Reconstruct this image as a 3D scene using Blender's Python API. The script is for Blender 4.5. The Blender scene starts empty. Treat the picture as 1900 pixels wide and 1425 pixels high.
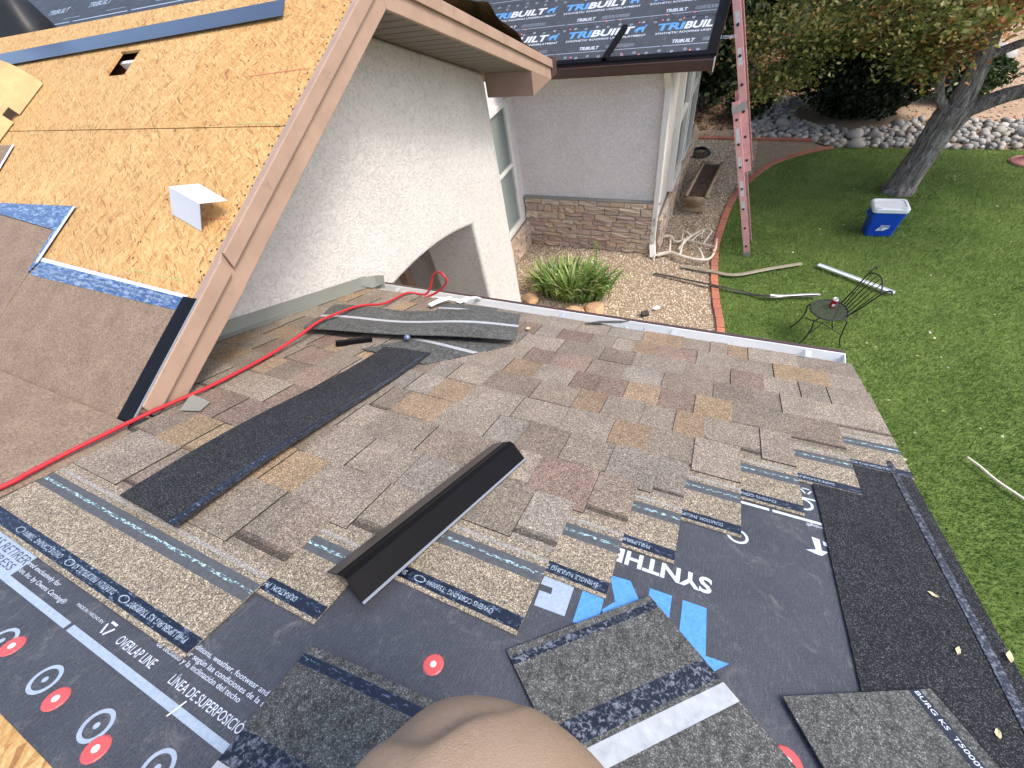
import bpy, math, random
import numpy as np
from mathutils import Matrix, Vector
R_ = math.radians
random.seed(7); rng = np.random.default_rng(7)
scn = bpy.context.scene
COL = scn.collection
EYE = 4.2                                   # camera height above the lawn
# ------------------------------------------------------------------ camera
cam_d = bpy.data.cameras.new('camera'); cam = bpy.data.objects.new('camera', cam_d); COL.objects.link(cam)
yaw, pitch, roll = -0.57685, 0.84339, -0.22891
fw = Vector((math.sin(yaw)*math.cos(pitch), math.cos(yaw)*math.cos(pitch), -math.sin(pitch)))
r0 = Vector((math.cos(yaw), -math.sin(yaw), 0)); u0 = r0.cross(fw)
rt = r0*math.cos(roll)+u0*math.sin(roll); up = u0*math.cos(roll)-r0*math.sin(roll)
cam.matrix_world = Matrix(((rt.x, up.x, -fw.x, 0), (rt.y, up.y, -fw.y, 0), (rt.z, up.z, -fw.z, EYE), (0, 0, 0, 1)))
cam_d.sensor_width = 36; cam_d.lens = 36*789.2/1900; cam_d.clip_start = .02; cam_d.clip_end = 400
scn.camera = cam
# ------------------------------------------------------------------ sky and sun
SUN_EL, SUN_AZ = R_(54), R_(88)             # azimuth clockwise from +Y
w = bpy.data.worlds.new('World'); scn.world = w; w.use_nodes = True
nt = w.node_tree; nt.nodes.clear()
sky = nt.nodes.new('ShaderNodeTexSky'); sky.sky_type = 'NISHITA'; sky.sun_disc = False
sky.sun_elevation = SUN_EL; sky.sun_rotation = SUN_AZ; sky.air_density = 1.0; sky.dust_density = 3.0; sky.ozone_density = 1.0
bg = nt.nodes.new('ShaderNodeBackground'); bg.inputs[1].default_value = .15
wo = nt.nodes.new('ShaderNodeOutputWorld'); nt.links.new(sky.outputs[0], bg.inputs[0]); nt.links.new(bg.outputs[0], wo.inputs[0])
sl = bpy.data.lights.new('sun', 'SUN'); sl.energy = 1.05; sl.angle = R_(14); sl.color = (1, .95, .87)
so = bpy.data.objects.new('sun', sl); COL.objects.link(so)
sd = Vector((math.sin(SUN_AZ)*math.cos(SUN_EL), math.cos(SUN_AZ)*math.cos(SUN_EL), math.sin(SUN_EL)))
so.rotation_euler = sd.to_track_quat('Z', 'Y').to_euler(); so.location = (6, 4, 12)
vs = scn.view_settings; vs.view_transform = 'Standard'; vs.look = 'None'; vs.exposure = 1.36; vs.gamma = 1
scn.cycles.max_bounces = 5; scn.cycles.diffuse_bounces = 3; scn.cycles.glossy_bounces = 2; scn.cycles.transmission_bounces = 2
# ------------------------------------------------------------------ frames
PA = R_(22.62); CA, SA = math.cos(PA), math.sin(PA)
HA = .758
def frame(o, ex, ey, ez):
    return Matrix(((ex[0], ey[0], ez[0], o[0]), (ex[1], ey[1], ez[1], o[1]), (ex[2], ey[2], ez[2], o[2]), (0, 0, 0, 1)))
MI = Matrix.Identity(4)
MA = frame((0, -HA*SA, EYE-HA*CA), (1, 0, 0), (0, CA, -SA), (0, SA, CA))      # porch roof: x, down-slope, normal
MB_ = frame((0, 0, EYE-.9764), (1, 0, 0), (0, CA, SA), (0, -SA, CA))          # gable slope: x, up-slope, normal
MD = frame((0, 6.05, EYE-1.455), (1, 0, 0), (0, CA, SA), (0, -SA, CA))        # rear roof
# ------------------------------------------------------------------ mesh helpers
class MB:
    def __init__(s): s.v = []; s.f = []; s.m = []; s.c = []
    def add(s, vs_, fs, m=0, c=(1, 1, 1)):
        n = len(s.v); s.v += [tuple(p) for p in vs_]
        for f in fs: s.f.append(tuple(i+n for i in f)); s.m.append(m); s.c.append(c)
        return s
    def box(s, x0, x1, y0, y1, z0, z1, m=0, c=(1, 1, 1), top=None):
        vs_ = [(x, y, z) for z in (z0, z1) for x, y in ((x0, y0), (x1, y0), (x1, y1), (x0, y1))]
        fs = [(3, 2, 1, 0), (4, 5, 6, 7), (0, 1, 5, 4), (1, 2, 6, 5), (2, 3, 7, 6), (3, 0, 4, 7)]
        return s.add(vs_, fs, m, c)
    def prism(s, poly, z0, z1, m=0, c=(1, 1, 1), ax=2):
        n = len(poly)
        def P(p, z): return (p[0], p[1], z) if ax == 2 else ((z, p[0], p[1]) if ax == 0 else (p[0], z, p[1]))
        vs_ = [P(p, z0) for p in poly]+[P(p, z1) for p in poly]
        fs = [tuple(range(n-1, -1, -1)), tuple(range(n, 2*n))]+[(i, (i+1) % n, n+(i+1) % n, n+i) for i in range(n)]
        return s.add(vs_, fs, m, c)
    def tube(s, path, rad, n=8, m=0, c=(1, 1, 1), caps=True, sq=1.0):
        path = [Vector(p) for p in path]; k = len(path)
        if not hasattr(rad, '__len__'): rad = [rad]*k
        vs_ = []; nrm = None
        for i, p in enumerate(path):
            t = (path[min(i+1, k-1)]-path[max(i-1, 0)]).normalized()
            if nrm is None:
                a = Vector((0, 0, 1)) if abs(t.z) < .9 else Vector((1, 0, 0)); nrm = t.cross(a).normalized()
            nrm = (nrm-t*nrm.dot(t)).normalized(); b = t.cross(nrm)
            for j in range(n):
                q = 2*math.pi*j/n; vs_.append(p+nrm*math.cos(q)*rad[i]+b*math.sin(q)*rad[i]*sq)
        fs = [(i*n+j, i*n+(j+1) % n, (i+1)*n+(j+1) % n, (i+1)*n+j) for i in range(k-1) for j in range(n)]
        if caps: fs += [tuple(range(n-1, -1, -1)), tuple((k-1)*n+j for j in range(n))]
        return s.add(vs_, fs, m, c)
    def lathe(s, prof, n=20, m=0, c=(1, 1, 1), o=(0, 0, 0)):
        k = len(prof)
        vs_ = [(o[0]+r*math.cos(2*math.pi*j/n), o[1]+r*math.sin(2*math.pi*j/n), o[2]+z) for r, z in prof for j in range(n)]
        fs = [(i*n+j, i*n+(j+1) % n, (i+1)*n+(j+1) % n, (i+1)*n+j) for i in range(k-1) for j in range(n)]
        return s.add(vs_, fs, m, c)
    def sweep(s, prof, p0, p1, side, upv, m=0, c=(1, 1, 1), closed=True):
        p0, p1, side, upv = Vector(p0), Vector(p1), Vector(side), Vector(upv); n = len(prof)
        vs_ = [p+side*a+upv*b for p in (p0, p1) for a, b in prof]
        rng_ = range(n) if closed else range(n-1)
        fs = [(i, (i+1) % n, n+(i+1) % n, n+i) for i in rng_]
        if closed: fs += [tuple(range(n-1, -1, -1)), tuple(range(n, 2*n))]
        return s.add(vs_, fs, m, c)
    def mesh(s, name, mats, smooth=False):
        me = bpy.data.meshes.new(name); me.from_pydata(s.v, [], s.f)
        for m in (mats if isinstance(mats, (list, tuple)) else [mats]): me.materials.append(m)
        me.polygons.foreach_set('material_index', s.m)
        if any(c != (1, 1, 1) for c in s.c):
            at = me.color_attributes.new('tint', 'FLOAT_COLOR', 'CORNER')
            arr = np.repeat(np.array([(*c, 1) for c in s.c], dtype=np.float32), [len(f) for f in s.f], axis=0)
            at.data.foreach_set('color', arr.ravel())
        if smooth: me.polygons.foreach_set('use_smooth', [True]*len(me.polygons))
        me.update(); return me
WM = {}
def put(name, me, parent=None, M=MI, label=None, cat=None, group=None, kind=None):
    o = bpy.data.objects.new(name, me); COL.objects.link(o)
    if parent: o.parent = parent; o.matrix_parent_inverse = WM[parent.name].inverted()
    o.matrix_basis = M; WM[o.name] = M.copy()
    for k, v in (('label', label), ('category', cat), ('group', group), ('kind', kind)):
        if v: o[k] = v
    return o
def obj(name, mb, mats, parent=None, M=MI, smooth=False, bevel=0, **kw):
    o = put(name, mb.mesh(name, mats, smooth), parent, M, **kw)
    if bevel:
        b = o.modifiers.new('bevel', 'BEVEL'); b.width = bevel; b.segments = 2; b.limit_method = 'ANGLE'
    return o
def thing(name, label, cat, loc, group=None):
    return put(name, None, None, Matrix.Translation(loc), label, cat, group)
def npmesh(name, v, f, mats, tint=None, smooth=False, nrm=3):
    """v (N,3), f (M,nrm), tint (M,3)"""
    me = bpy.data.meshes.new(name)
    me.vertices.add(len(v)); me.vertices.foreach_set('co', np.asarray(v, np.float32).ravel())
    me.loops.add(f.size); me.loops.foreach_set('vertex_index', np.asarray(f, np.int32).ravel())
    me.polygons.add(len(f)); me.polygons.foreach_set('loop_start', np.arange(0, f.size, f.shape[1], dtype=np.int32))
    if smooth: me.polygons.foreach_set('use_smooth', np.ones(len(f), bool))
    for m in (mats if isinstance(mats, (list, tuple)) else [mats]): me.materials.append(m)
    me.update(calc_edges=True)
    if tint is not None:
        at = me.color_attributes.new('tint', 'FLOAT_COLOR', 'CORNER')
        t4 = np.concatenate([tint, np.ones((len(tint), 1))], 1).astype(np.float32)
        at.data.foreach_set('color', np.repeat(t4, f.shape[1], axis=0).ravel())
    return me
# ------------------------------------------------------------------ material helpers
def nmat(name):
    m = bpy.data.materials.new(name); m.use_nodes = True; t = m.node_tree
    return m, t, t.nodes['Principled BSDF']
def N(t, k, **kw):
    n = t.nodes.new(k)
    for a, b in kw.items():
        if a == 'i':
            for q, v in b.items(): n.inputs[q].default_value = v
        else: setattr(n, a, b)
    return n
def ramp(t, fac, stops, interp='LINEAR'):
    r = N(t, 'ShaderNodeValToRGB'); r.color_ramp.interpolation = interp
    e = r.color_ramp.elements
    while len(e) < len(stops): e.new(.5)
    for q, (p, c) in zip(e, stops): q.position = p; q.color = (*c, 1) if len(c) == 3 else c
    t.links.new(fac, r.inputs[0]); return r.outputs[0]
def mix(t, a, b, fac, mode='MIX'):
    m = N(t, 'ShaderNodeMix', data_type='RGBA', blend_type=mode)
    for s, v in ((0, fac), (6, a), (7, b)):
        if hasattr(v, 'is_output'): t.links.new(v, m.inputs[s])
        elif s == 0: m.inputs[0].default_value = v
        else: m.inputs[s].default_value = (*v, 1)
    return m.outputs[2]
def coords(t, scale=(1, 1, 1), rot=(0, 0, 0)):
    tc = N(t, 'ShaderNodeTexCoord'); mp = N(t, 'ShaderNodeMapping'); mp.inputs['Scale'].default_value = scale; mp.inputs['Rotation'].default_value = rot
    t.links.new(tc.outputs['Object'], mp.inputs[0]); return mp.outputs[0]
def noise(t, co, scale, detail=3, rough=.55, dist=0):
    n = N(t, 'ShaderNodeTexNoise', i={'Scale': scale, 'Detail': detail, 'Roughness': rough, 'Distortion': dist}); t.links.new(co, n.inputs['Vector']); return n.outputs[0]
def voro(t, co, scale, feature='F1', out='Color', rnd=1):
    n = N(t, 'ShaderNodeTexVoronoi', feature=feature, i={'Scale': scale, 'Randomness': rnd}); t.links.new(co, n.inputs['Vector']); return n.outputs[out]
def sep(t, c):
    n = N(t, 'ShaderNodeSeparateColor'); t.links.new(c, n.inputs[0]); return n.outputs[0]
def bump(t, b, h, st, dist=.01):
    n = N(t, 'ShaderNodeBump', i={'Strength': st, 'Distance': dist}); t.links.new(h, n.inputs['Height']); t.links.new(n.outputs[0], b.inputs['Normal'])
def attr(t):
    a = N(t, 'ShaderNodeAttribute', attribute_name='tint'); return a.outputs['Color']
def simple(name, col, rough=.6, metal=0, var=.12, vscale=6, spec=.4, bmp=0, bscale=60, tint=False, wear=None):
    m, t, b = nmat(name); b.inputs['Roughness'].default_value = rough; b.inputs['Metallic'].default_value = metal
    b.inputs['Specular IOR Level'].default_value = spec
    co = coords(t); n = noise(t, co, vscale, 5, .6)
    c = ramp(t, n, [(.25, (1-var,)*3), (.75, (1+var,)*3)])
    base = mix(t, attr(t), col, 1, 'MULTIPLY') if tint else col
    c = mix(t, base, c, 1, 'MULTIPLY')
    if wear:
        wc, lo, hi, sc = wear; c = mix(t, c, wc, ramp(t, noise(t, co, sc, 6, .7), [(lo, (0,)*3), (hi, (1,)*3)]))
    t.links.new(c, b.inputs['Base Color'])
    if bmp: bump(t, b, noise(t, co, bscale, 4, .6), bmp)
    return m
def granule(name, col, dark=.38, light=2.1, scale=600, tint=True, rough=.9, bias=.5, mott=0):
    m, t, b = nmat(name); b.inputs['Roughness'].default_value = rough; b.inputs['Specular IOR Level'].default_value = .2
    co = coords(t); v = sep(t, voro(t, co, scale)); v2 = sep(t, voro(t, co, scale*.45))
    sp = ramp(t, v, [(0, (dark,)*3), (bias, (.8, .8, .8)), (.8, (1.2, 1.18, 1.14)), (1, (light, light*.97, light*.9))])
    sp2 = ramp(t, v2, [(0, (.72,)*3), (1, (1.25,)*3)])
    big = ramp(t, noise(t, co, 9, 4, .6), [(.3, (.86,)*3), (.7, (1.1,)*3)])
    base = mix(t, attr(t), col, 1, 'MULTIPLY') if tint else col
    if mott: base = mix(t, base, ramp(t, noise(t, coords(t, (1, .6, 1)), 75, 6, .75), [(.32, (1-mott,)*3), (.68, (1+mott,)*3)]), 1, 'MULTIPLY')
    c = mix(t, mix(t, mix(t, base, sp, 1, 'MULTIPLY'), sp2, 1, 'MULTIPLY'), big, 1, 'MULTIPLY')
    t.links.new(c, b.inputs['Base Color']); return m
# --- surfaces
def osb_mat(name, gain=1.0):
    m, t, b = nmat(name); b.inputs['Roughness'].default_value = .75
    cols = [(q, tuple(c*gain for c in k)) for q, k in ((0, (.27, .125, .040)), (.05, (.345, .175, .052)), (.14, (.41, .225, .07)), (.35, (.475, .272, .09)), (.65, (.525, .315, .112)), (.92, (.60, .395, .17)), (1, (.50, .30, .105)))]
    outs = []
    tc = N(t, 'ShaderNodeTexCoord')
    wob = N(t, 'ShaderNodeTexNoise', i={'Scale': 7.0, 'Detail': 3}); t.links.new(tc.outputs['Object'], wob.inputs['Vector'])
    wv = N(t, 'ShaderNodeVectorMath', operation='MULTIPLY_ADD'); t.links.new(wob.outputs['Color'], wv.inputs[0]); wv.inputs[1].default_value = (.045, .045, 0); t.links.new(tc.outputs['Object'], wv.inputs[2])
    edge = None
    for rot, sc in ((1.15, (14, 84, 1)), (1.45, (20, 135, 1)), (2.0, (16, 105, 1)), (.6, (30, 170, 1))):
        mp = N(t, 'ShaderNodeMapping'); mp.inputs['Rotation'].default_value = (0, 0, rot); t.links.new(wv.outputs[0], mp.inputs[0])
        m2 = N(t, 'ShaderNodeVectorMath', operation='MULTIPLY'); t.links.new(mp.outputs[0], m2.inputs[0]); m2.inputs[1].default_value = (sc[0], sc[1], 0)
        vv = N(t, 'ShaderNodeTexVoronoi', i={'Scale': 1.0}); t.links.new(m2.outputs[0], vv.inputs['Vector'])
        s = N(t, 'ShaderNodeSeparateColor'); t.links.new(vv.outputs['Color'], s.inputs[0])
        outs.append((ramp(t, s.outputs[0], cols), s.outputs[1], vv.outputs['Distance']))
    c = outs[0][0]
    for k in range(1, 4):
        c = mix(t, c, outs[k][0], ramp(t, outs[k][1], [(.52, (0,)*3), (.56, (1,)*3)]))
    fine = noise(t, coords(t, (60, 300, 1), (0, 0, 1.2)), 1, 3, .7)
    c = mix(t, c, ramp(t, fine, [(.3, (.78,)*3), (.65, (1.1,)*3)]), 1, 'MULTIPLY')
    dk = ramp(t, noise(t, coords(t, (1, 1, 1)), 28, 5, .75), [(.66, (0,)*3), (.72, (1,)*3)])
    c = mix(t, c, (.22, .10, .035), mix(t, (0, 0, 0), dk, .55))
    oi = N(t, 'ShaderNodeObjectInfo'); c = mix(t, c, ramp(t, oi.outputs['Random'], [(0, (1.0, .90, .80)), (.5, (1, 1, 1)), (1, (.95, .97, 1.02))]), 1, 'MULTIPLY')
    c = mix(t, c, ramp(t, noise(t, coords(t), 1.7, 4, .6), [(.3, (.90, .86, .80)), (.7, (1.06, 1.06, 1.06))]), 1, 'MULTIPLY')
    t.links.new(c, b.inputs['Base Color']); return m
def stucco(name, col, st=.55):
    m, t, b = nmat(name); b.inputs['Roughness'].default_value = .92; b.inputs['Specular IOR Level'].default_value = .15
    co = coords(t); n1 = noise(t, co, 34, 3, .5, 1.6); n2 = noise(t, co, 110, 3, .6); n3 = noise(t, co, 2.0, 5, .6)
    h = mix(t, ramp(t, n1, [(.42, (0,)*3), (.58, (1,)*3)]), n2, .35)
    c = mix(t, col, ramp(t, n3, [(.3, (.93, .925, .92)), (.7, (1.04,)*3)]), 1, 'MULTIPLY')
    c = mix(t, c, ramp(t, n1, [(.36, (.80,)*3), (.5, (1,)*3)]), 1, 'MULTIPLY')  # hollows of the texture darkened in the colour, painted relief shading
    t.links.new(c, b.inputs['Base Color']); bump(t, b, h, st, .006); return m
K = {}
K['granule'] = granule('shingle_granules', (1, 1, 1))
K['granule_light'] = granule('headlap_granules', (.262, .222, .170), dark=.26, light=2.3, scale=560, tint=False)
K['shingle_back'] = granule('shingle_back_sand', (.098, .100, .096), dark=.5, light=2.2, scale=700, tint=False, bias=.7, mott=.5)
K['starter'] = granule('starter_granules', (.026, .0275, .031), dark=.4, light=5.0, scale=850, tint=False, bias=.86, mott=.25)
K['nailstrip'] = simple('grey_nailing_fabric', (.072, .078, .085), .85, var=.25, vscale=90, bmp=.2, bscale=500)
def strip_noise(name, a, b_, lo, hi, sc, rough=.5, stretch=(1, 1, 1)):
    m, t, b = nmat(name); b.inputs['Roughness'].default_value = rough
    c = mix(t, a, b_, ramp(t, noise(t, coords(t, stretch), sc, 4, .7, .6), [(lo, (0,)*3), (hi, (1,)*3)]))
    t.links.new(c, b.inputs['Base Color']); return m
K['turquoise'] = strip_noise('turquoise_sealant_bead', (.07, .077, .085), (.42, .66, .68), .52, .58, 200, .6, (.5, 1.2, 1))
K['speckle'] = strip_noise('granule_dusted_edge', (.16, .14, .12), (.48, .46, .41), .46, .64, 300, .8)
K['navy'] = strip_noise('navy_printed_tape', (.006, .009, .020), (.20, .26, .38), .56, .72, 230, .35, (.35, 1, 1))
K['sealant'] = strip_noise('black_sealant_patches', (.006, .008, .014), (.16, .17, .2), .5, .62, 140, .3)
K['print_white'] = strip_noise('pale_print_ink', (.44, .50, .58), (.58, .63, .70), .3, .7, 180, .6)
K['print_grey'] = strip_noise('grey_blue_print_ink', (.24, .30, .38), (.34, .40, .48), .3, .7, 160, .6)
K['print_blue'] = strip_noise('blue_print_ink', (.05, .20, .50), (.10, .30, .64), .3, .7, 160, .6)
K['print_faint'] = strip_noise('faint_print_ink', (.10, .13, .17), (.40, .48, .56), .42, .6, 300, .5)
K['tape_white'] = simple('white_release_tape', (.37, .385, .40), .45, var=.2, vscale=60)
def under(name, col, sc=1):
    m, t, b = nmat(name); b.inputs['Roughness'].default_value = .62; b.inputs['Specular IOR Level'].default_value = .35
    co = coords(t); n = noise(t, co, 7, 5, .65); g = noise(t, co, 420, 2, .5); s = noise(t, coords(t, (60, 9, 1), (0, 0, .35)), 6, 4, .8)
    c = mix(t, col, ramp(t, n, [(.3, (.8, .8, .82)), (.7, (1.2,)*3)]), 1, 'MULTIPLY')
    c = mix(t, c, ramp(t, g, [(.3, (.65,)*3), (.7, (1.4,)*3)]), 1, 'MULTIPLY')
    c = mix(t, c, (.16, .165, .17), ramp(t, s, [(.52, (0,)*3), (.72, (.5,)*3)]))
    d = noise(t, coords(t, (1, 1, 1)), 16, 8, .85, 1.2); c = mix(t, c, (.20, .195, .18), ramp(t, d, [(.54, (0,)*3), (.72, (.6,)*3)]))
    t.links.new(c, b.inputs['Base Color']); bump(t, b, n, .25, .01); return m
K['under'] = under('black_synthetic_underlayment', (.046, .049, .059))
K['under2'] = under('black_underlayment_rear', (.034, .039, .048))
K['membrane'] = granule('brown_granulated_membrane', (.235, .170, .122), dark=.75, light=1.35, scale=520, tint=False)
K['film'] = strip_noise('blue_release_film', (.030, .070, .17), (.30, .40, .52), .48, .68, 30, .3, (1, 3, 1))
K['film_white'] = simple('pale_release_film_edge', (.55, .60, .68), .35, var=.15, vscale=20)
K['osb'] = osb_mat('oriented_strand_board')
K['ply'] = simple('pale_cut_board', (.42, .285, .125), .7, var=.22, vscale=9, bmp=.15)
K['wood'] = simple('raw_lumber', (.42, .22, .10), .75, var=.3, vscale=12)
K['stucco'] = stucco('cream_stucco', (.585, .55, .51), .6)
K['stucco2'] = stucco('lifted_shade_wall_stucco', (.74, .69, .665), 1.0)  # paler stucco copy: fill light on the shaded walls put into the colour
K['trim'] = simple('tan_metal_fascia', (.335, .228, .165), .5, var=.14, vscale=7, wear=((.19, .125, .09), .60, .80, 11))
K['trim_dark'] = simple('brown_eave_trim', (.235, .155, .115), .5, var=.08)
K['soffit'] = simple('dark_taupe_soffit', (.165, .145, .115), .6, var=.08)
K['gutter_brown'] = simple('dark_brown_gutter', (.065, .036, .032), .38, var=.12)
K['gutter_in'] = simple('galvanised_gutter_inside', (.80, .80, .78), .42, var=.12, vscale=5, wear=((.42, .36, .22), .62, .85, 5))
K['steel'] = simple('bright_gutter_hanger', (.62, .63, .64), .35, .6, var=.06)
K['flash'] = simple('grey_green_metal_flashing', (.25, .255, .225), .45, .25, var=.08)
K['black_metal'] = simple('black_painted_metal', (.006, .0055, .006), .35, var=.2, spec=.07)
K['bronze_metal'] = simple('dark_bronze_painted_metal', (.045, .038, .034), .3, var=.15, spec=.5)
K['blue_metal'] = simple('slate_blue_black_metal', (.020, .028, .052), .28, var=.2, vscale=3, spec=.6)
K['white_metal'] = simple('white_painted_metal', (.74, .76, .78), .35, var=.04)
K['white_paint'] = simple('white_painted_trim', (.66, .64, .59), .5, var=.08, wear=((.42, .38, .32), .66, .85, 9))
K['red_rope'] = simple('red_rubber_hose', (.40, .022, .028), .35, var=.1)
K['cap_red'] = simple('red_plastic_cap', (.52, .085, .085), .4, var=.08)
K['nail'] = simple('bright_nail_head', (.8, .78, .78), .3, .3)
K['ink_dark'] = simple('dark_print', (.05, .06, .08), .6)
K['glass'] = simple('dark_window_glass', (.018, .03, .032), .06, var=.1, spec=.6)
K['blind'] = simple('grey_green_blind_slat', (.19, .215, .20), .5, var=.08)
K['mortar'] = simple('dark_mortar', (.20, .16, .125), .95, bmp=.3)  # dark brown joint colour between the stones
def stone_mat():
    m, t, b = nmat('ledge_stone'); b.inputs['Roughness'].default_value = .9
    co = coords(t); n = noise(t, co, 14, 6, .65); n2 = noise(t, coords(t, (1, 1, 4)), 20, 4, .6)
    oi = N(t, 'ShaderNodeObjectInfo')
    c = ramp(t, oi.outputs['Random'], [(0, (.68, .51, .36)), (.25, (.54, .41, .31)), (.45, (.72, .60, .47)), (.65, (.48, .385, .315)), (.82, (.60, .42, .36)), (1, (.57, .52, .45))])
    c = mix(t, c, ramp(t, n, [(.3, (.62,)*3), (.7, (1.25, 1.2, 1.12))]), 1, 'MULTIPLY')
    t.links.new(c, b.inputs['Base Color']); bump(t, b, mix(t, n, n2, .5), .9, .02); return m
K['stone'] = stone_mat()
def rnd_mat(name, stops, rough=.85, nsc=12, bmp=.5):
    m, t, b = nmat(name); b.inputs['Roughness'].default_value = rough
    co = coords(t); n = noise(t, co, nsc, 6, .65); oi = N(t, 'ShaderNodeObjectInfo')
    c = ramp(t, oi.outputs['Random'], stops); c = mix(t, c, ramp(t, n, [(.3, (.72,)*3), (.7, (1.18,)*3)]), 1, 'MULTIPLY')
    t.links.new(c, b.inputs['Base Color']); bump(t, b, n, bmp, .01); return m
K['brick'] = rnd_mat('terracotta_paver', [(0, (.40, .135, .085)), (.5, (.47, .17, .10)), (1, (.34, .12, .085))], .9, 30)
K['cobble'] = rnd_mat('river_cobble', [(0, (.30, .285, .26)), (.25, (.44, .41, .36)), (.45, (.20, .20, .19)), (.65, (.38, .335, .275)), (.85, (.26, .25, .235)), (1, (.52, .49, .44))], .75, 18, .3)
K['tint_rock'] = simple('mixed_pebbles', (1, 1, 1), .85, var=.2, vscale=40, tint=True)
K['boulder'] = simple('orange_sandstone', (.50, .31, .17), .9, var=.3, vscale=6, bmp=.7, bscale=25)
def leaf_mat(name, trans=.25, rough=.55):
    m, t, b = nmat(name); b.inputs['Roughness'].default_value = rough; b.inputs['Specular IOR Level'].default_value = .3
    c = mix(t, attr(t), (1, 1, 1), 1, 'MULTIPLY'); t.links.new(c, b.inputs['Base Color'])
    tr = N(t, 'ShaderNodeBsdfTranslucent'); t.links.new(c, tr.inputs[0]); ms = N(t, 'ShaderNodeMixShader', i={0: trans})
    t.links.new(b.outputs[0], ms.inputs[1]); t.links.new(tr.outputs[0], ms.inputs[2]); t.links.new(ms.outputs[0], t.nodes['Material Output'].inputs[0]); return m
K['leaf'] = leaf_mat('leaf')
K['grass'] = leaf_mat('grass_blade', .2)
K['bark'] = (lambda: None)
def bark():
    m, t, b = nmat('furrowed_bark'); b.inputs['Roughness'].default_value = .95
    n = noise(t, coords(t, (26, 26, 3.0)), 1, 7, .75, 1.2); n2 = noise(t, coords(t, (7, 7, 1.1)), 1, 4, .6, .5)
    c = ramp(t, n, [(.36, (.045, .039, .035)), (.48, (.19, .165, .145)), (.60, (.46, .42, .38))])
    c = mix(t, c, (.33, .31, .29), ramp(t, n2, [(.62, (0,)*3), (.72, (.6,)*3)]))
    t.links.new(c, b.inputs['Base Color']); bump(t, b, n, 1.0, .05); return m
K['bark'] = bark()
def ground_mat(name, stops, sc=3, fine=60, bmp=.5):
    m, t, b = nmat(name); b.inputs['Roughness'].default_value = .95; b.inputs['Specular IOR Level'].default_value = .1
    co = coords(t); c = ramp(t, noise(t, co, sc, 7, .7), stops); f = noise(t, co, fine, 4, .7)
    c = mix(t, c, ramp(t, f, [(.3, (.7,)*3), (.7, (1.25,)*3)]), 1, 'MULTIPLY')
    t.links.new(c, b.inputs['Base Color']); bump(t, b, f, bmp, .03); return m
K['dirt'] = ground_mat('tan_desert_soil', [(.3, (.30, .20, .13)), (.55, (.42, .30, .205)), (.75, (.36, .22, .15))], 1.3, 30)
K['turf'] = ground_mat('lawn_thatch', [(.3, (.085, .135, .032)), (.6, (.14, .20, .05)), (.8, (.175, .215, .07))], 1.5, 50)
K['gravelbase'] = ground_mat('gravel_fines', [(.3, (.24, .18, .12)), (.7, (.36, .28, .19))], 8, 90)
K['concrete'] = ground_mat('pale_concrete', [(.3, (.46, .44, .41)), (.7, (.54, .52, .49))], 2, 60, .2)
K['antler'] = simple('weathered_antler', (.62, .55, .44), .6, var=.2, vscale=20, bmp=.3)
K['log'] = simple('weathered_log', (.33, .24, .15), .9, var=.3, vscale=10, bmp=.5, bscale=40)
K['soil'] = ground_mat('dry_planter_soil', [(.3, (.06, .04, .03)), (.7, (.13, .09, .065))], 12, 80)
K['pink'] = simple('faded_red_fibreglass', (.66, .33, .31), .55, var=.12, vscale=8, wear=((.62, .45, .42), .55, .8, 12))
K['pink_dark'] = simple('red_fibreglass_inner', (.42, .14, .13), .5, var=.15)
K['alu'] = simple('dull_aluminium', (.42, .42, .42), .4, .6, var=.1)
K['sticker'] = simple('worn_white_sticker', (.62, .58, .56), .5, var=.2, vscale=60)
K['hole'] = simple('dark_rung_end', (.03, .02, .02), .7)
K['cooler_blue'] = simple('blue_cooler_plastic', (.006, .060, .42), .35, var=.06)
K['cooler_white'] = simple('white_cooler_plastic', (.74, .75, .74), .4, var=.06, wear=((.45, .45, .43), .68, .85, 25))
K['iron'] = simple('black_wrought_iron', (.02, .021, .022), .5, var=.1)
K['mesh'] = simple('dark_seat_mesh', (.045, .05, .045), .6, var=.3, vscale=120)
K['can_red'] = simple('red_drink_can', (.45, .012, .02), .3, .3)
K['silver'] = simple('silver_can_top', (.7, .7, .7), .3, .8)
K['fabric'] = simple('tan_work_trousers', (.35, .245, .168), 1.0, var=.10, vscale=300, bmp=.35, bscale=1300, wear=((.37, .27, .195), .45, .75, 12), spec=.03)
K['fabric_light'] = simple('worn_pale_seam', (.33, .27, .21), .9, var=.1, vscale=90)
K['boot'] = simple('brown_leather_boot', (.09, .05, .03), .6, var=.2)
K['plastic'] = simple('clear_crumpled_wrapper', (.45, .55, .66), .15, var=.25, vscale=40, spec=.7)
K['paper'] = simple('white_paper_strip', (.76, .76, .74), .7, var=.05)
K['sheet'] = simple('black_plastic_sheeting', (.012, .013, .016), .3, var=.3, spec=.7)
K['pinkfeeder'] = simple('pink_birdbath', (.55, .22, .20), .5, var=.15)
K['leafdry'] = simple('dry_pale_leaf', (.55, .47, .27), .8, var=.25, vscale=50)
K['rubber'] = simple('black_rubber', (.012, .012, .012), .5)
K['marble'] = simple('blue_grey_ball', (.10, .14, .24), .12, var=.2, spec=.8)
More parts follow.
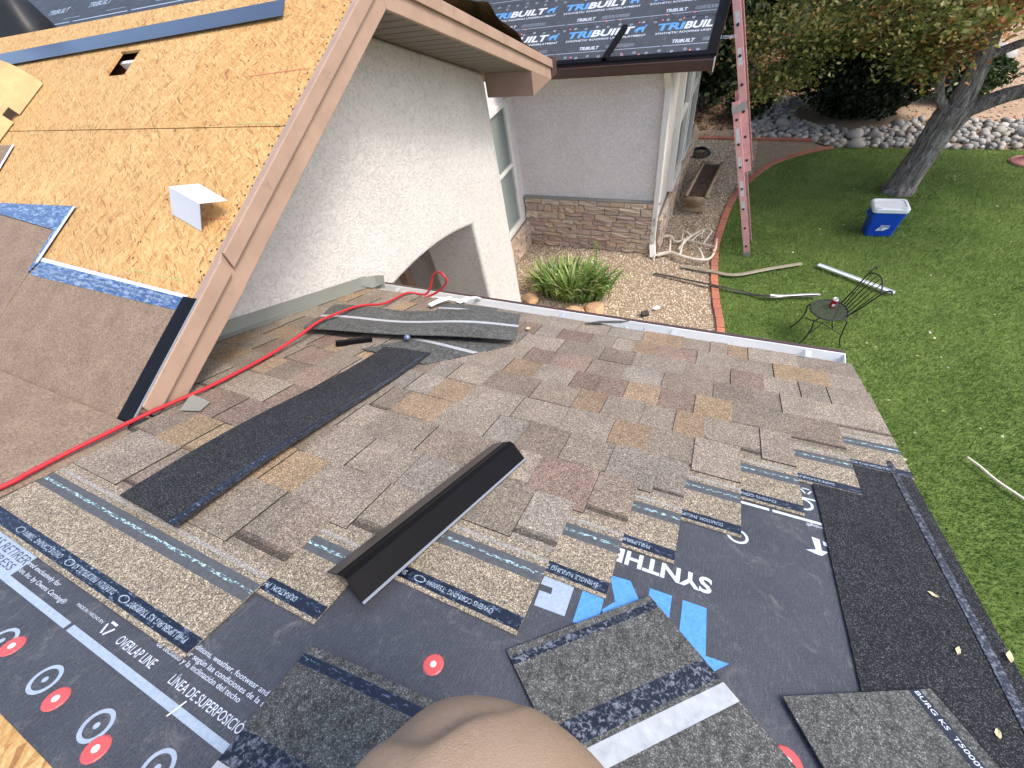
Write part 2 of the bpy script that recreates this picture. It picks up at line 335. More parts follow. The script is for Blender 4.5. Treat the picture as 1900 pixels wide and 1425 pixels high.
# ------------------------------------------------------------------ text
_tc = {}
def text_geo(s, bold=0.0):
    if (s, bold) in _tc: return _tc[(s, bold)]
    cu = bpy.data.curves.new('txt', 'FONT'); cu.body = s; cu.size = 1; cu.offset = bold; cu.resolution_u = 3; cu.fill_mode = 'FRONT'
    o = bpy.data.objects.new('txt', cu); COL.objects.link(o)
    dg = bpy.context.evaluated_depsgraph_get(); me = o.evaluated_get(dg).to_mesh()
    v = np.array([tuple(q.co) for q in me.vertices]); f = [tuple(p.vertices) for p in me.polygons]
    o.evaluated_get(dg).to_mesh_clear(); bpy.data.objects.remove(o); bpy.data.curves.remove(cu)
    v[:, 0] -= v[:, 0].min()
    _tc[(s, bold)] = (v, f); return v, f
def text_on(mb, s, p, width, height, ang=0, h=.0035, m=0, bold=.015, shear=0):
    """lettering laid flat; p = lower-left, ang in radians in the local plane, cap height = height"""
    v, f = text_geo(s, bold); wd = max(v[:, 0].max(), 1e-6); x = v[:, 0]/wd*width; y = v[:, 1]/.70*height; x = x+y*shear
    ca, sa = math.cos(ang), math.sin(ang)
    mb.add([(p[0]+a*ca-b*sa, p[1]+a*sa+b*ca, h) for a, b in zip(x, y)], f, m); return mb
class PB:
    def __init__(s, mats, parent, M, name='lettering'): s.mats, s.p, s.M, s.name = mats, parent, M, name
    def add(s, vs_, fs, m=0, c=None): return obj(s.name, MB().add(vs_, fs), s.mats[m], s.p, s.M)
def ring(mb, c, r0_, r1_, h, m=0, n=22, sx=1):
    vs_ = [(c[0]+r*math.cos(2*math.pi*i/n)*sx, c[1]+r*math.sin(2*math.pi*i/n), h) for r in (r0_, r1_) for i in range(n)]
    mb.add(vs_, [(i, (i+1) % n, n+(i+1) % n, n+i) for i in range(n)], m)
def disc(mb, c, r, h, m=0, n=18):
    mb.add([(c[0]+r*math.cos(2*math.pi*i/n), c[1]+r*math.sin(2*math.pi*i/n), h) for i in range(n)], [tuple(range(n))], m)
# ================================================================== SETTING: ground
def zB(y): return EYE-.9764+.41667*y
YR = 2.065
def zF(y): return zB(YR)-.41667*(y-YR)
def zA(y): return EYE-.8211-.41667*y
g = MB(); g.add([(-60, -60, -.05), (80, -60, -.05), (80, 140, -.05), (-60, 140, -.05)], [(0, 1, 2, 3)])
obj('ground', g, K['dirt'], kind='structure')
CURB = [(.36, 3.0), (.31, 4.2), (.27, 4.8), (.155, 5.35), (.075, 5.85), (.01, 6.5), (.0, 6.87), (.055, 7.92), (.17, 8.6), (.33, 9.06), (.55, 9.55), (.80, 9.9), (1.2, 10.25), (1.7, 10.53)]
def smooth_path(P, n=8):
    out = []; P = [np.array(p, float) for p in P]
    for i in range(len(P)-1):
        p0, p1, p2, p3 = P[max(i-1, 0)], P[i], P[i+1], P[min(i+2, len(P)-1)]
        for k in range(n):
            t = k/n; out.append(.5*((2*p1)+(-p0+p2)*t+(2*p0-5*p1+4*p2-p3)*t*t+(-p0+3*p1-3*p2+p3)*t**3))
    out.append(P[-1]); return out
CP = smooth_path(CURB)
lawn_poly = [(p[0]+.09, p[1]) for p in CP]+[(3.0, 10.5), (4.5, 10.46), (9, 10.3), (14, 9.5), (14, -8), (.5, -8)]
g = MB(); g.add([(x, y, .004) for x, y in lawn_poly], [tuple(range(len(lawn_poly)))][::-1])
obj('lawn', g, K['turf'], kind='structure')
grav_poly = [(-3.3, 2.0), (.36, 2.0)]+[(p[0], p[1]) for p in CP]+[(1.35, 10.87), (.2, 10.95), (-.9, 11.0), (-3.3, 11.0)]
g = MB(); g.add([(x, y, -.006) for x, y in grav_poly], [tuple(range(len(grav_poly)))])
obj('gravel_bed', g, K['gravelbase'], kind='structure')
rock_poly = [(.1, 11.0), (1.35, 10.92), (1.75, 10.6), (3, 10.55), (4.6, 10.5), (8.5, 10.35), (9, 11.9), (4.8, 11.75), (3.3, 11.9), (2.2, 12.6), (1.2, 13.5), (.5, 13.2), (.2, 12.0)]
g = MB(); g.add([(x, y, -.01) for x, y in rock_poly], [tuple(range(len(rock_poly)))])
rock_bed = obj('rock_bed', g, K['gravelbase'], kind='structure')
g = MB(); g.add([(5.45, 15.0, .002), (6.2, 15.9, .002), (30, 19, .002), (30, 15.6, .002), (6.5, 14.2, .002)], [(0, 4, 3, 2, 1)])
obj('path', g, K['concrete'], kind='structure')
def inpoly(x, y, P):
    x = np.asarray(x); y = np.asarray(y); c = np.zeros(x.shape, bool); n = len(P)
    for i in range(n):
        x0, y0 = P[i]; x1, y1 = P[(i+1) % n]
        k = ((y0 > y) != (y1 > y)) & (x < (x1-x0)*(y-y0)/((y1-y0) if y1 != y0 else 1e-9)+x0); c ^= k
    return c
def scatter(n, x0, x1, y0, y1, P):
    x = rng.uniform(x0, x1, n); y = rng.uniform(y0, y1, n); k = inpoly(x, y, P); return x[k], y[k]
# grass
gx, gy = scatter(660000, -.1, 7.5, -2.6, 10.6, lawn_poly)
den = np.clip(1.25-.075*np.hypot(gx, gy), .35, 1); k = rng.random(len(gx)) < den; gx, gy = gx[k], gy[k]
n = len(gx); ph = rng.uniform(0, 2*np.pi, n); hh = rng.uniform(.022, .055, n); wd = rng.uniform(.0025, .005, n); ln = rng.uniform(.1, .9, n)*hh; la = rng.uniform(0, 2*np.pi, n)
patch = .5+.5*np.sin(gx*1.7+1.3*np.sin(gy*1.1))*np.cos(gy*1.3+gx*.6)+.30*np.sin(gx*6.1+gy*4.3)*np.sin(gy*7.7-gx*2.9)+.2*np.sin(gx*17+gy*9)*np.sin(gy*21)
base = np.array([.092, .170, .036])[None]*(1-patch[:, None])+np.array([.195, .280, .072])[None]*patch[:, None]
base = base*rng.uniform(.6, 1.45, (n, 1)); yl = rng.random(n) < .12; base[yl] = np.array([.30, .34, .13])*rng.uniform(.7, 1.2, (yl.sum(), 1))
v = np.zeros((n, 3, 3)); v[:, 0] = np.stack([gx-wd*np.cos(ph), gy-wd*np.sin(ph), np.zeros(n)], 1); v[:, 1] = np.stack([gx+wd*np.cos(ph), gy+wd*np.sin(ph), np.zeros(n)], 1)
v[:, 2] = np.stack([gx+ln*np.cos(la), gy+ln*np.sin(la), hh], 1)
put('grass', npmesh('grass', v.reshape(-1, 3), np.arange(3*n).reshape(-1, 3), K['grass'], base), label='short green lawn grass with paler flecks', cat='grass', kind='stuff')
# pebble gravel
OCT = np.array([(1, 0, 0), (0, 1, 0), (-1, 0, 0), (0, -1, 0), (0, 0, 1), (.7, .7, .5), (-.7, .7, .5), (-.7, -.7, .5), (.7, -.7, .5)], float)
OF = np.array([(0, 1, 5), (1, 2, 6), (2, 3, 7), (3, 0, 8), (5, 1, 6), (6, 2, 7), (7, 3, 8), (8, 0, 5), (5, 6, 4), (6, 7, 4), (7, 8, 4), (8, 5, 4)])
def pebbles(name, x, y, smin, smax, cols, z=0., flat=.6, **kw):
    n = len(x); s = rng.uniform(smin, smax, n); a = rng.uniform(0, 2*np.pi, n); el = rng.uniform(.6, 1, n)
    P = OCT[None]*np.stack([s, s*el, s*flat], 1)[:, None]; P = P*(1+rng.uniform(-.18, .18, P.shape))
    X = P[..., 0]*np.cos(a)[:, None]-P[..., 1]*np.sin(a)[:, None]+x[:, None]; Y = P[..., 0]*np.sin(a)[:, None]+P[..., 1]*np.cos(a)[:, None]+y[:, None]
    v = np.stack([X, Y, P[..., 2]+z], -1).reshape(-1, 3); f = (OF[None]+(np.arange(n)*9)[:, None, None]).reshape(-1, 3)
    c = cols[rng.integers(0, len(cols), n)]*rng.uniform(.75, 1.2, (n, 1)); return put(name, npmesh(name, v, f, K['tint_rock'], np.repeat(c, 12, 0)), **kw)
px_, py_ = scatter(46000, -3.1, .4, 3.6, 11, grav_poly)
pebbles('gravel', px_, py_, .007, .0145, np.array([(.62, .49, .33), (.70, .59, .43), (.52, .38, .24), (.58, .46, .34), (.44, .31, .21), (.72, .64, .52)]), -.004, .7, label='tan pebble gravel around the planter and house wall', cat='gravel', kind='stuff')
px_, py_ = scatter(9000, -2.5, 9, 10.9, 24, [(-2.5, 11.2), (1.2, 11.0), (9, 11.8), (9, 24), (-2.5, 24)])
pebbles('soil_grit', px_, py_, .012, .035, np.array([(.40, .27, .18), (.34, .20, .13), (.46, .34, .24), (.24, .13, .08)]), -.05, .5, label='dry leaf crumbs and grit on the tan soil', cat='grit', kind='stuff')
# river cobbles
rock_meshes = []
import bmesh
for k in range(7):
    bm = bmesh.new(); bmesh.ops.create_icosphere(bm, subdivisions=2, radius=1); rr = np.random.default_rng(50+k); d = rr.normal(size=(5, 3))
    for vv in bm.verts:
        s = 1+.12*sum(math.sin(2.1*vv.co.dot(Vector(q))) for q in d)/2; vv.co = vv.co*s; vv.co.z *= .62; vv.co.y *= .8
    me = bpy.data.meshes.new('stone'); bm.to_mesh(me); bm.free(); me.materials.append(K['cobble']); me.polygons.foreach_set('use_smooth', [True]*len(me.polygons)); rock_meshes.append(me)
rx, ry = scatter(5200, .1, 9, 10.4, 13.6, rock_poly); kk = ((rx-2.2)/1.15)**2+((ry-12.35)/.9)**2 > 1; rx, ry = rx[kk], ry[kk]
keep = []; grid = {}
sz = np.where(rng.random(len(rx)) < .012, rng.uniform(.10, .17, len(rx)), rng.uniform(.042, .085, len(rx)))
for i in np.argsort(-sz):
    ok = True; gi, gj = int(rx[i]/.2), int(ry[i]/.2)
    for a in (-1, 0, 1):
        for b in (-1, 0, 1):
            for q in grid.get((gi+a, gj+b), ()):
                if (rx[q]-rx[i])**2+(ry[q]-ry[i])**2 < (.70*(sz[q]+sz[i]))**2: ok = False
    if ok: keep.append(i); grid.setdefault((gi, gj), []).append(i)
def vis(i): return sz[i]/math.hypot(rx[i], ry[i]) if 0 < rx[i] < 5.2 else 0
keep.sort(key=lambda i: -vis(i))
for i in keep[:290]:
    put('stone', rock_meshes[i % 7], rock_bed, Matrix.Translation((rx[i], ry[i], sz[i]*.30)) @ Matrix.Rotation(random.uniform(0, 6.28), 4, 'Z') @ Matrix.Rotation(random.uniform(-.35, .35), 4, 'X') @ Matrix.Scale(sz[i], 4))
ii = np.array(keep[290:]+list(rng.integers(0, len(rx), 500)))
o = pebbles('loose_stones', rx[ii], ry[ii], .045, .085, np.array([(.40, .38, .35), (.28, .28, .27), (.5, .47, .42), (.34, .30, .25)]), 0, .7, kind='stuff', parent=rock_bed)
# brick edging
edging = thing('brick_edging', 'curved terracotta brick edging between the gravel and the lawn', 'edging', (.05, 6.9, 0))
mb = MB(); mb.box(-.096, .096, -.05, .05, -.03, .035); bme = mb.mesh('brick', K['brick'])
acc = 0; last = CP[0]; nextd = .1
for i in range(1, len(CP)):
    seg = CP[i]-CP[i-1]; L_ = np.linalg.norm(seg)
    while acc+L_ > nextd:
        p = CP[i-1]+seg*((nextd-acc)/L_); a = math.atan2(seg[1], seg[0])
        o = put('brick', bme, edging, Matrix.Translation((p[0]+.045, p[1], random.uniform(-.004, .004))) @ Matrix.Rotation(a+random.uniform(-.02, .02), 4, 'Z'))
        b = o.modifiers.new('bevel', 'BEVEL'); b.width = .006; b.segments = 2; nextd += .2
    acc += L_
be = thing('brick_edging', 'far straight brick edging between the gravel and the river stones', 'edging', (.2, 10.93, 0))
for k in range(11):
    x = 1.3-k*.2; put('brick', bme, be, Matrix.Translation((x, 10.89+.012*k, 0)) @ Matrix.Rotation(random.uniform(-.03, .03)-.06, 4, 'Z'))
# ================================================================== HOUSE
house = thing('house', 'stucco house under re-roofing, with a bare wood gable slope and a half-shingled porch roof', 'house', (-2.2, 3.0, 0))
# gable wall with arch
arch = [(.82, 0.0), (.82, 2.36)]
for k in range(1, 16):
    t_ = k/16; y = .82+2.16*t_; arch.append((y, 2.362+.20*(1-(2*t_-1)**2)))
arch += [(2.98, 2.362), (2.98, 0)]
poly = [(-.9, 0)]+arch+[(3.635, 0), (3.635, zF(3.635)-.125), (YR, zF(YR)-.125), (-.9, zB(-.9)-.125)]
g = MB(); g.prism(poly, -2.55, -1.956, ax=0); gw = obj('gable_wall', g, K['stucco'], house); bv = gw.modifiers.new('bevel', 'BEVEL'); bv.width = .03; bv.segments = 4; bv.limit_method = 'ANGLE'; bv.angle_limit = R_(50)
g = MB(); g.box(-3.3, -2.56, 3.3, 3.63, 0, 2.9); obj('entry_wall', g, K['stucco'], house)
g = MB()
wy0, wy1, wz0, wz1 = 5.02, 6.22, .52, 2.36
g.box(-3.3, -3.08, 3.63, wy0, 0, 3.0); g.box(-3.3, -3.08, wy1, 6.452, 0, 3.0); g.box(-3.3, -3.082, wy0, wy1, 0, wz0); g.box(-3.3, -3.082, wy0, wy1, wz1, 3.0)
g.box(-3.5, -3.3, -.9, 6.452, 0, 2.7)
obj('window_wall', g, K['stucco2'], house)
g = MB(); g.box(-3.3, -.886, 6.45, 6.65, 0, 2.76); obj('rear_wall', g, K['stucco2'], house)
g = MB(); g.box(-1.1, -.888, 6.651, 10.3, 0, 2.9); obj('side_wall', g, K['stucco'], house)
g = MB(); g.box(-1.9, .3, -1.2, -.95, 0, 3.55); obj('back_wall', g, K['stucco'], house)
g = MB(); g.box(.12, .42, 1.12, 1.42, 0, 2.42, 0); g.box(.06, .48, 1.06, 1.48, 0, .12, 0); obj('porch_column', g, K['stucco'], house, bevel=.01)
g = MB(); g.box(-1.95, .45, 1.15, 1.4, 2.421, 2.56); obj('porch_beam', g, K['trim'], house)
g = MB(); g.box(-1.95, .3, -1.2, 2.0, -.02, .03); obj('porch_floor', g, K['concrete'], house)
# windows
def window(y0, y1, z0, z1, x, split, nsl, label=None):
    wd_ = put('window', None, house, Matrix.Translation((x, (y0+y1)/2, z0)), label=label)
    f = MB(); t_ = .075
    f.box(x-.06, x+.02, y0, y0+t_, z0, z1); f.box(x-.06, x+.02, y1-t_, y1, z0, z1); f.box(x-.06, x+.022, y0+t_, y1-t_, z1-t_, z1); f.box(x-.06, x+.03, y0+t_, y1-t_, z0, z0+t_)
    f.box(x-.05, x+.015, y0+t_, y1-t_, split-.028, split+.028)
    obj('frame', f, K['white_paint'], wd_, bevel=.006)
    for a, b in ((z0+t_, split-.03), (split+.03, z1-t_)):
        p = MB(); p.box(x-.05, x-.035, y0+t_, y1-t_, a, b); obj('pane', p, K['glass'], wd_)
    if nsl:
        sm = MB(); sm.add([(-.013, y0+t_+.01, .013), (-.013, y1-t_-.01, .013), (.010, y1-t_-.01, -.010), (.010, y0+t_+.01, -.010)], [(0, 1, 2, 3)]); sme = sm.mesh('blind_slat', K['blind'])
        for k in range(nsl):
            z = z0+t_+.03+(z1-z0-2*t_-.06)*k/(nsl-1)
            if abs(z-split) > .03: put('blind_slat', sme, wd_, Matrix.Translation((x-.018, 0, z)))
window(wy0, wy1, wz0, wz1, -3.08, 1.49, 46)
window(7.25, 8.15, .62, 2.72, -.828, 1.62, 0); window(8.4, 9.3, .62, 2.72, -.828, 1.62, 0)
# entry door, seen through the arch
dr = put('door', None, house, Matrix.Translation((-3.3, 2.4, 0)))
f = MB(); f.box(-3.3, -3.22, 1.55, 1.68, .03, 2.3); f.box(-3.3, -3.22, 2.9, 3.02, .03, 2.3); f.box(-3.3, -3.2, 1.68, 2.9, 2.2, 2.3); obj('door_frame', f, K['trim_dark'], dr)
f = MB(); f.box(-3.29, -3.25, 1.69, 2.45, .03, 2.19); obj('door_leaf', f, K['wood'], dr); f = MB(); f.box(-3.28, -3.26, 2.47, 2.89, .03, 2.19); obj('side_light', f, K['glass'], dr)
g = MB(); g.box(-2.94, -2.84, 2.86, 2.96, 0, 2.6); obj('porch_post', g, K['trim_dark'], house)
# stone veneer
ven = put('stone_veneer', None, house, Matrix.Translation((-2, 6.4, 0)))
g = MB(); g.box(-3.07, -.885, 6.405, 6.449, 0, .845); g.box(-3.079, -3.05, 3.7, 6.404, 0, .47); g.box(-.887, -.85, 6.42, 10.25, 0, .56); obj('mortar_bed', g, K['mortar'], ven)
stone_me = []
for k in range(6):
    bm = bmesh.new(); bmesh.ops.create_cube(bm, size=1); bmesh.ops.subdivide_edges(bm, edges=bm.edges[:], cuts=2, use_grid_fill=True); rr = np.random.default_rng(90+k)
    for vv in bm.verts:
        fr = vv.co.y < -.4
        vv.co += Vector((rr.uniform(-.015, .015), rr.uniform(-.28, .12) if fr else 0, rr.uniform(-.03, .03)))
    me = bpy.data.meshes.new('stone'); bm.to_mesh(me); bm.free(); me.materials.append(K['stone']); stone_me.append(me)
def lay(u0_, u1_, z1_, tr, smin=.1, smax=.36):
    z = .004
    while z < z1_-.02:
        hgt = min(random.choice((.075, .09, .105, .125)), z1_-z); u = u0_-random.uniform(0, .1)
        if z1_-z-hgt < .045: hgt = z1_-z
        while u < u1_:
            wdt = random.uniform(smin, smax); a, b = max(u, u0_), min(u+wdt, u1_)
            if b-a > .02:
                two = hgt > .10 and random.random() < .35
                for (za, hb_) in (((z, hgt*.48), (z+hgt*.5, hgt*.5)) if two else ((z, hgt),)):
                    put('stone', random.choice(stone_me), ven, tr((a+b)/2, za+hb_/2, random.uniform(.035, .062)) @ Matrix.Diagonal((b-a-.011, random.uniform(.035, .085), hb_-.011, 1)))
            u += wdt
        z += hgt
lay(-3.06, -.885, .85, lambda u, z, d: Matrix.Translation((u, 6.425-d*.5, z)))
lay(4.9, 6.36, .47, lambda u, z, d: Matrix.Translation((-3.058+d*.3, u, z)) @ Matrix.Rotation(math.pi/2, 4, 'Z'))
lay(6.45, 10.25, .56, lambda u, z, d: Matrix.Translation((-.868+d*.5, u, z)) @ Matrix.Rotation(math.pi/2, 4, 'Z'), .2, .5)
g = MB(); g.box(-3.075, -.84, 6.37, 6.449, .85, .868); obj('veneer_cap', g, K['flash'], ven)
# downspout
ds = MB(); xc = -.905
ds.sweep([(-.04, -.03), (.04, -.03), (.04, .03), (-.04, .03)], (xc, 6.395, .2), (xc, 6.395, 2.38), (1, 0, 0), (0, 1, 0))
ds.sweep([(-.043, -.034), (.043, -.034), (.043, .034), (-.043, .034)], (xc, 6.395, 2.36), (xc, 6.17, 2.60), (1, 0, 0), (0, .7, .7))
ds.sweep([(-.043, -.034), (.043, -.034), (.043, .034), (-.043, .034)], (xc, 6.393, .22), (xc+.05, 6.26, .05), (1, 0, 0), (0, .7, .7))
obj('downspout', ds, K['white_paint'], house, bevel=.008)
# ---------------- rear roof with printed underlayment
def text_block(mb, u, v, wtri, hh_, emb=True, line2=True, h=.006, part=(1, 1)):
    text_on(mb, 'TRI', (u, v), wtri*.30, hh_, h=h, m=1, bold=.035, shear=.18)
    text_on(mb, 'BUILT', (u+wtri*.315, v), wtri*.50, hh_, h=h, m=0, bold=.035, shear=.18)
    if emb:
        x0 = u+wtri*.83; s_ = hh_
        e = [(0, .15), (.35, .35), (.3, .0), (.5, 0), (.62, .38), (1.0, .42), (1.05, 0), (1.25, 0), (1.3, .55), (1.55, 1.1), (1.42, 1.15), (1.25, .85), (.75, .85), (.35, .7)]
        mb.add([(x0+a*s_*.9, v+b*s_, h) for a, b in e], [tuple(range(len(e)))], 1)
    if line2: text_on(mb, 'SYNTHETIC ROOFING UNDERLAYMENT', (u+.01, v-hh_*.62), wtri*.98, hh_*.30, h=h, m=0, bold=.01)
g = MB(); g.box(-9, -.41, 0, 5.5, -.10, 0); rear = obj('rear_roof', g, K['under2'], house, MD)
sh = MB(); sh.box(-8.9, -.50, .02, .62, .0008, .0022); sh.box(-8.9, -.50, .60, 1.2, .0030, .0044); sh.box(-8.9, -.5, 1.18, 1.8, .0050, .0064); obj('underlayment_sheet', sh, K['under2'], rear, MD)
RM = [K['print_white'], K['print_blue'], K['print_grey']]; pr = PB(RM, rear, MD); sm_ = MB()
for r, (v0, h_) in enumerate(((.42, .0028), (.92, .005), (1.5, .007))):
    for k in range(5):
        u = -2.22+(-.17 if r == 1 else 0)-1.09+1.09*k-(.1 if r == 2 else 0)
        if u > -.75: continue
        full = u+1.05 < -.45
        if full: text_block(pr, u, v0, 1.0, .105, h=h_)
        else:
            text_on(pr, 'TRI', (u, v0), .30, .105, h=h_, m=1, bold=.035, shear=.18); text_on(pr, 'BUIL', (u+.315, v0), .30, .105, h=h_, m=0, bold=.035, shear=.18)
            text_on(pr, 'SYNTHETIC ROOFING UND', (u+.01, v0-.065), .60, .03, h=h_, m=0, bold=.01)
        text_on(pr, 'TRIBUILT', (u+.72-.5, v0-.215), .24, .05, h=h_, m=0, bold=.02, shear=.15)
        for q in range(3): text_on(sm_, 'overlap line linea de superposicion', (u+.05+.5, v0-.21+q*.018), .34, .011, h=h_, m=2)
    u = -4.2
    while u < -.55:
        sm_.add([(u, v0-.255, h_), (min(u+.62, -.51), v0-.255, h_), (min(u+.62, -.51), v0-.247, h_), (u, v0-.247, h_)], [(0, 1, 2, 3)], 2); u += .64
    for k in range(26):
        ring(sm_, (-4.1+k*.14, v0-.36+(.0 if k % 2 else .02)+(.02 if v0 < .5 else 0)), .010, .017, h_, 2, 12)
        if k < 13: ring(sm_, (-4.1+k*.28, v0+.17), .010, .017, h_, 2, 12)
obj('small_print', sm_, RM, rear, MD, kind='stuff')
cm = MB(); cm.lathe([(0, .0013), (.0118, .0011), (.0135, 0)][::-1], 14, 0); cm.lathe([(0, .0022), (.0036, .0020), (.0042, .0012)][::-1], 10, 1); capme = cm.mesh('cap_nail', [K['cap_red'], K['nail']])
for k in range(24):
    u = random.uniform(-3.0, -.52); vv_ = random.choice((.075, .09, .06, .58, .66, 1.16)); put('cap_nail', capme, rear, MD @ Matrix.Translation((u, vv_, .0065)) @ Matrix.Scale(1.0, 4))
em = MB(); em.box(-.50, -.405, -.012, 5.5, .0068, .012); em.box(-8.9, -.40, -.018, .045, .0125, .016); em.box(-.409, -.397, -.02, 5.5, -.06, .0119); obj('edge_metal', em, K['black_metal'], rear, MD)
fm = MB(); fm.box(-.44, -.41, .0, 5.5, -.24, -.101); obj('rake_board', fm, K['gutter_brown'], rear, MD)
pv = MB(); pv.sweep([(-.032, .0), (.032, .0), (.028, .045), (-.028, .045)], (-1.62, -.03, .018), (-1.49, .47, .03), (1, 0, 0), (0, 0, 1)); 
obj('metal_offcut', pv, K['black_metal'], None, MD, bevel=.004, label='short black metal bar lying on the rear underlayment by its gutter', cat='metal bar')
gu = MB(); gu.sweep([(0, 0), (0, -.115), (-.07, -.115), (-.085, -.09), (-.105, -.03), (-.12, 0), (-.115, .006), (-.108, 0), (-.08, -.095), (-.008, -.105), (-.008, 0)], (-3.05, 6.045, EYE-1.475), (-.405, 6.045, EYE-1.475), (0, 1, 0), (0, 0, 1))
rg = obj('rear_gutter', gu, K['gutter_brown'], house)
em = MB(); em.box(-.404, -.398, 5.92, 6.045, EYE-1.59, EYE-1.47); obj('end_cap', em, K['steel'], rg)
g = MB(); g.box(-3.1, -.42, 6.05, 6.45, 2.62, 2.64); obj('rear_soffit', g, K['soffit'], house)
# main roof at the far left behind the ridge
ME = frame((0, 2.36, EYE-.27), (1, 0, 0), (0, CA, SA), (0, -SA, CA))
g = MB(); g.box(-16, -2.75, 0, 4.2, -.1, 0); mr = obj('main_roof', g, K['under2'], house, ME)
s_ = MB(); s_.box(-15.9, -2.8, .0, .30, .001, .004); obj('underlayment_sheet', s_, K['under2'], mr, ME); s_ = MB(); s_.box(-15.9, -2.8, .26, 1.3, .012, .018); obj('underlayment_sheet', s_, K['under2'], mr, ME)
pr = PB([K['print_grey']], mr, ME); sm_ = MB()
for k in range(9):
    u = -7.4+k*.62; text_on(pr, 'TRIBUILT', (u+.25, .11), .30, .05, h=.0055, bold=.02, shear=.15); text_on(pr, 'TRIBUILT', (u, .45), .32, .055, h=.0195, bold=.02, shear=.15)
    text_on(sm_, 'overlap line linea de superposicion', (u+.35, .36), .25, .012, h=.0195); ring(sm_, (u, .05), .012, .02, .0055, 0, 12); ring(sm_, (u+.3, .05), .012, .02, .0055, 0, 12)
for k in range(8): sm_.add([(-9+k*.8, .31, .0195), (-8.25+k*.8, .31, .0195), (-8.25+k*.8, .32, .0195), (-9+k*.8, .32, .0195)], [(0, 1, 2, 3)])
obj('small_print', sm_, K['print_grey'], mr, ME, kind='stuff')
# ---------------- gable roof
g = MB(); g.prism([(.36, zB(.36)-.10), (YR, zB(YR)-.10), (4.03, zF(4.03)-.10), (4.03, zF(4.03)-.115), (YR, zB(YR)-.118), (.36, zB(.36)-.115)], -7, -1.57, ax=0)
gable = obj('gable_roof', g, K['wood'], house)
RB = YR/CA
def panel(rects, M=MB_, name='osb_panel', h=(-.0125, 0), par=None):
    p = MB()
    for a, b, c, d in rects: p.box(a, b, c, d, *h)
    return obj(name, p, K['osb'], par or gable, M)
panel([(-2.028, -1.545, .195, 1.387)]); panel([(-4.47, -2.034, .195, 1.386)]); panel([(-6.9, -4.475, .195, 1.387)])
panel([(-2.36, -1.545, 1.392, RB)]); panel([(-3.13, -2.364, 1.392, 1.75), (-3.13, -2.364, 1.925, RB), (-2.945, -2.364, 1.75, 1.925), (-4.8, -3.13, 1.392, RB)]); panel([(-6.9, -4.805, 1.391, RB)])
far = frame((0, YR, zB(YR)), (1, 0, 0), (0, CA, -SA), (0, SA, CA))
panel([(-2.7, -1.545, .002, 2.15)], far); panel([(-6.9, -2.705, .002, 2.15)], far)
at = MB(); at.box(-3.16, -2.92, 1.70, 1.76, -.09, -.014); at.box(-3.16, -2.92, 1.88, 1.90, -.06, -.03, 1); obj('rafter', at, [K['wood'], K['white_metal']], gable, MB_)
at = MB(); at.box(-3.03, -2.93, 1.80, 1.88, -.09, -.05); obj('vent_stub', at, K['alu'], gable, MB_)
nm = MB()
for k in range(34):
    for u_ in ((-1.575, -1.60, -2.015) if k % 2 else (-1.58,)): disc(nm, (u_+random.uniform(-.006, .006), .70+k*.046+random.uniform(-.01, .01), .001), .0045, .0011, 0, 8)
for k in range(22): disc(nm, (-1.7-k*.13+random.uniform(-.02, .02), 1.375+random.choice((0, .028)), .001), .004, .0011, 0, 8)
obj('nail_heads', nm, K['rubber'], gable, MB_, kind='stuff')
chm = [simple('red_chalk', (.55, .16, .09), .9), simple('green_chalk', (.36, .38, .14), .9)]
for (a, b, c, d, m_) in ((-1.62, -1.95, 1.68, 1.662, 0), (-1.60, -1.86, 1.40, 1.405, 1), (-1.66, -2.0, .70, .705, 1), (-1.60, -1.74, .965, .955, 0), (-1.9, -2.2, 2.02, 1.99, 1)):
    obj('chalk_line', MB().add([(a, c, .0012), (a, c+.004, .0012), (b, d+.004, .0012), (b, d, .0012)], [(0, 1, 2, 3)]), chm[m_], gable, MB_)
# fascia boards
def rake(poly_, x0, x1, mat=K['trim'], bev=.003): return obj('fascia', MB().prism(poly_, x0, x1, ax=0), mat, gable, bevel=bev)
d0, d1 = .004, -.134; YJ = .74
yb = (.155-d1)/.83334
rake([(YJ, zB(YJ)+d0), (YR, zB(YR)+d0), (YR, zB(YR)+d1), (YJ, zB(YJ)+d1)], -1.568, -1.542)
rake([(.21, zB(.21)+d0), (YJ+.02, zB(YJ+.02)+d0), (YJ+.02, zB(YJ+.02)+d1), (yb, zA(yb)+.012)], -1.566, -1.538)
rake([(YR, zF(YR)+d0), (4.05, zF(4.05)+d0), (4.05, zF(4.05)+d1), (YR, zF(YR)+d1)], -1.568, -1.542)
for (a, b, zf) in ((YJ+.02, YR+.01, zB), (.24, YJ, zB), (YR, 4.055, zF)):
    rake([(a, zf(a)+.008), (b, zf(b)+.008), (b, zf(b)-.052), (a, zf(a)-.052)], -1.541, -1.526 if zf is zF or a > .5 else -1.522)
tri = [(3.636, zF(3.636)-.13), (4.03, zF(4.03)-.128), (4.03, EYE-1.072), (3.636, EYE-1.07)]
obj('eave_return', MB().prism(tri, -1.956, -1.5435, ax=0), K['trim_dark'], gable, bevel=.003)
y = YR+.03
sp = MB(); sp.box(-1.955, -1.57, -.046, .046, -.006, 0); spm = sp.mesh('soffit_panel', K['soffit'])
while y < 3.62:
    put('soffit_panel', spm, gable, Matrix.Translation((0, y, zF(y)-.124)) @ Matrix.Rotation(-PA, 4, 'X')); y += .0935
y = .45
while y < YR: put('soffit_panel', spm, gable, Matrix.Translation((0, y, zB(y)-.124)) @ Matrix.Rotation(PA, 4, 'X')); y += .0935
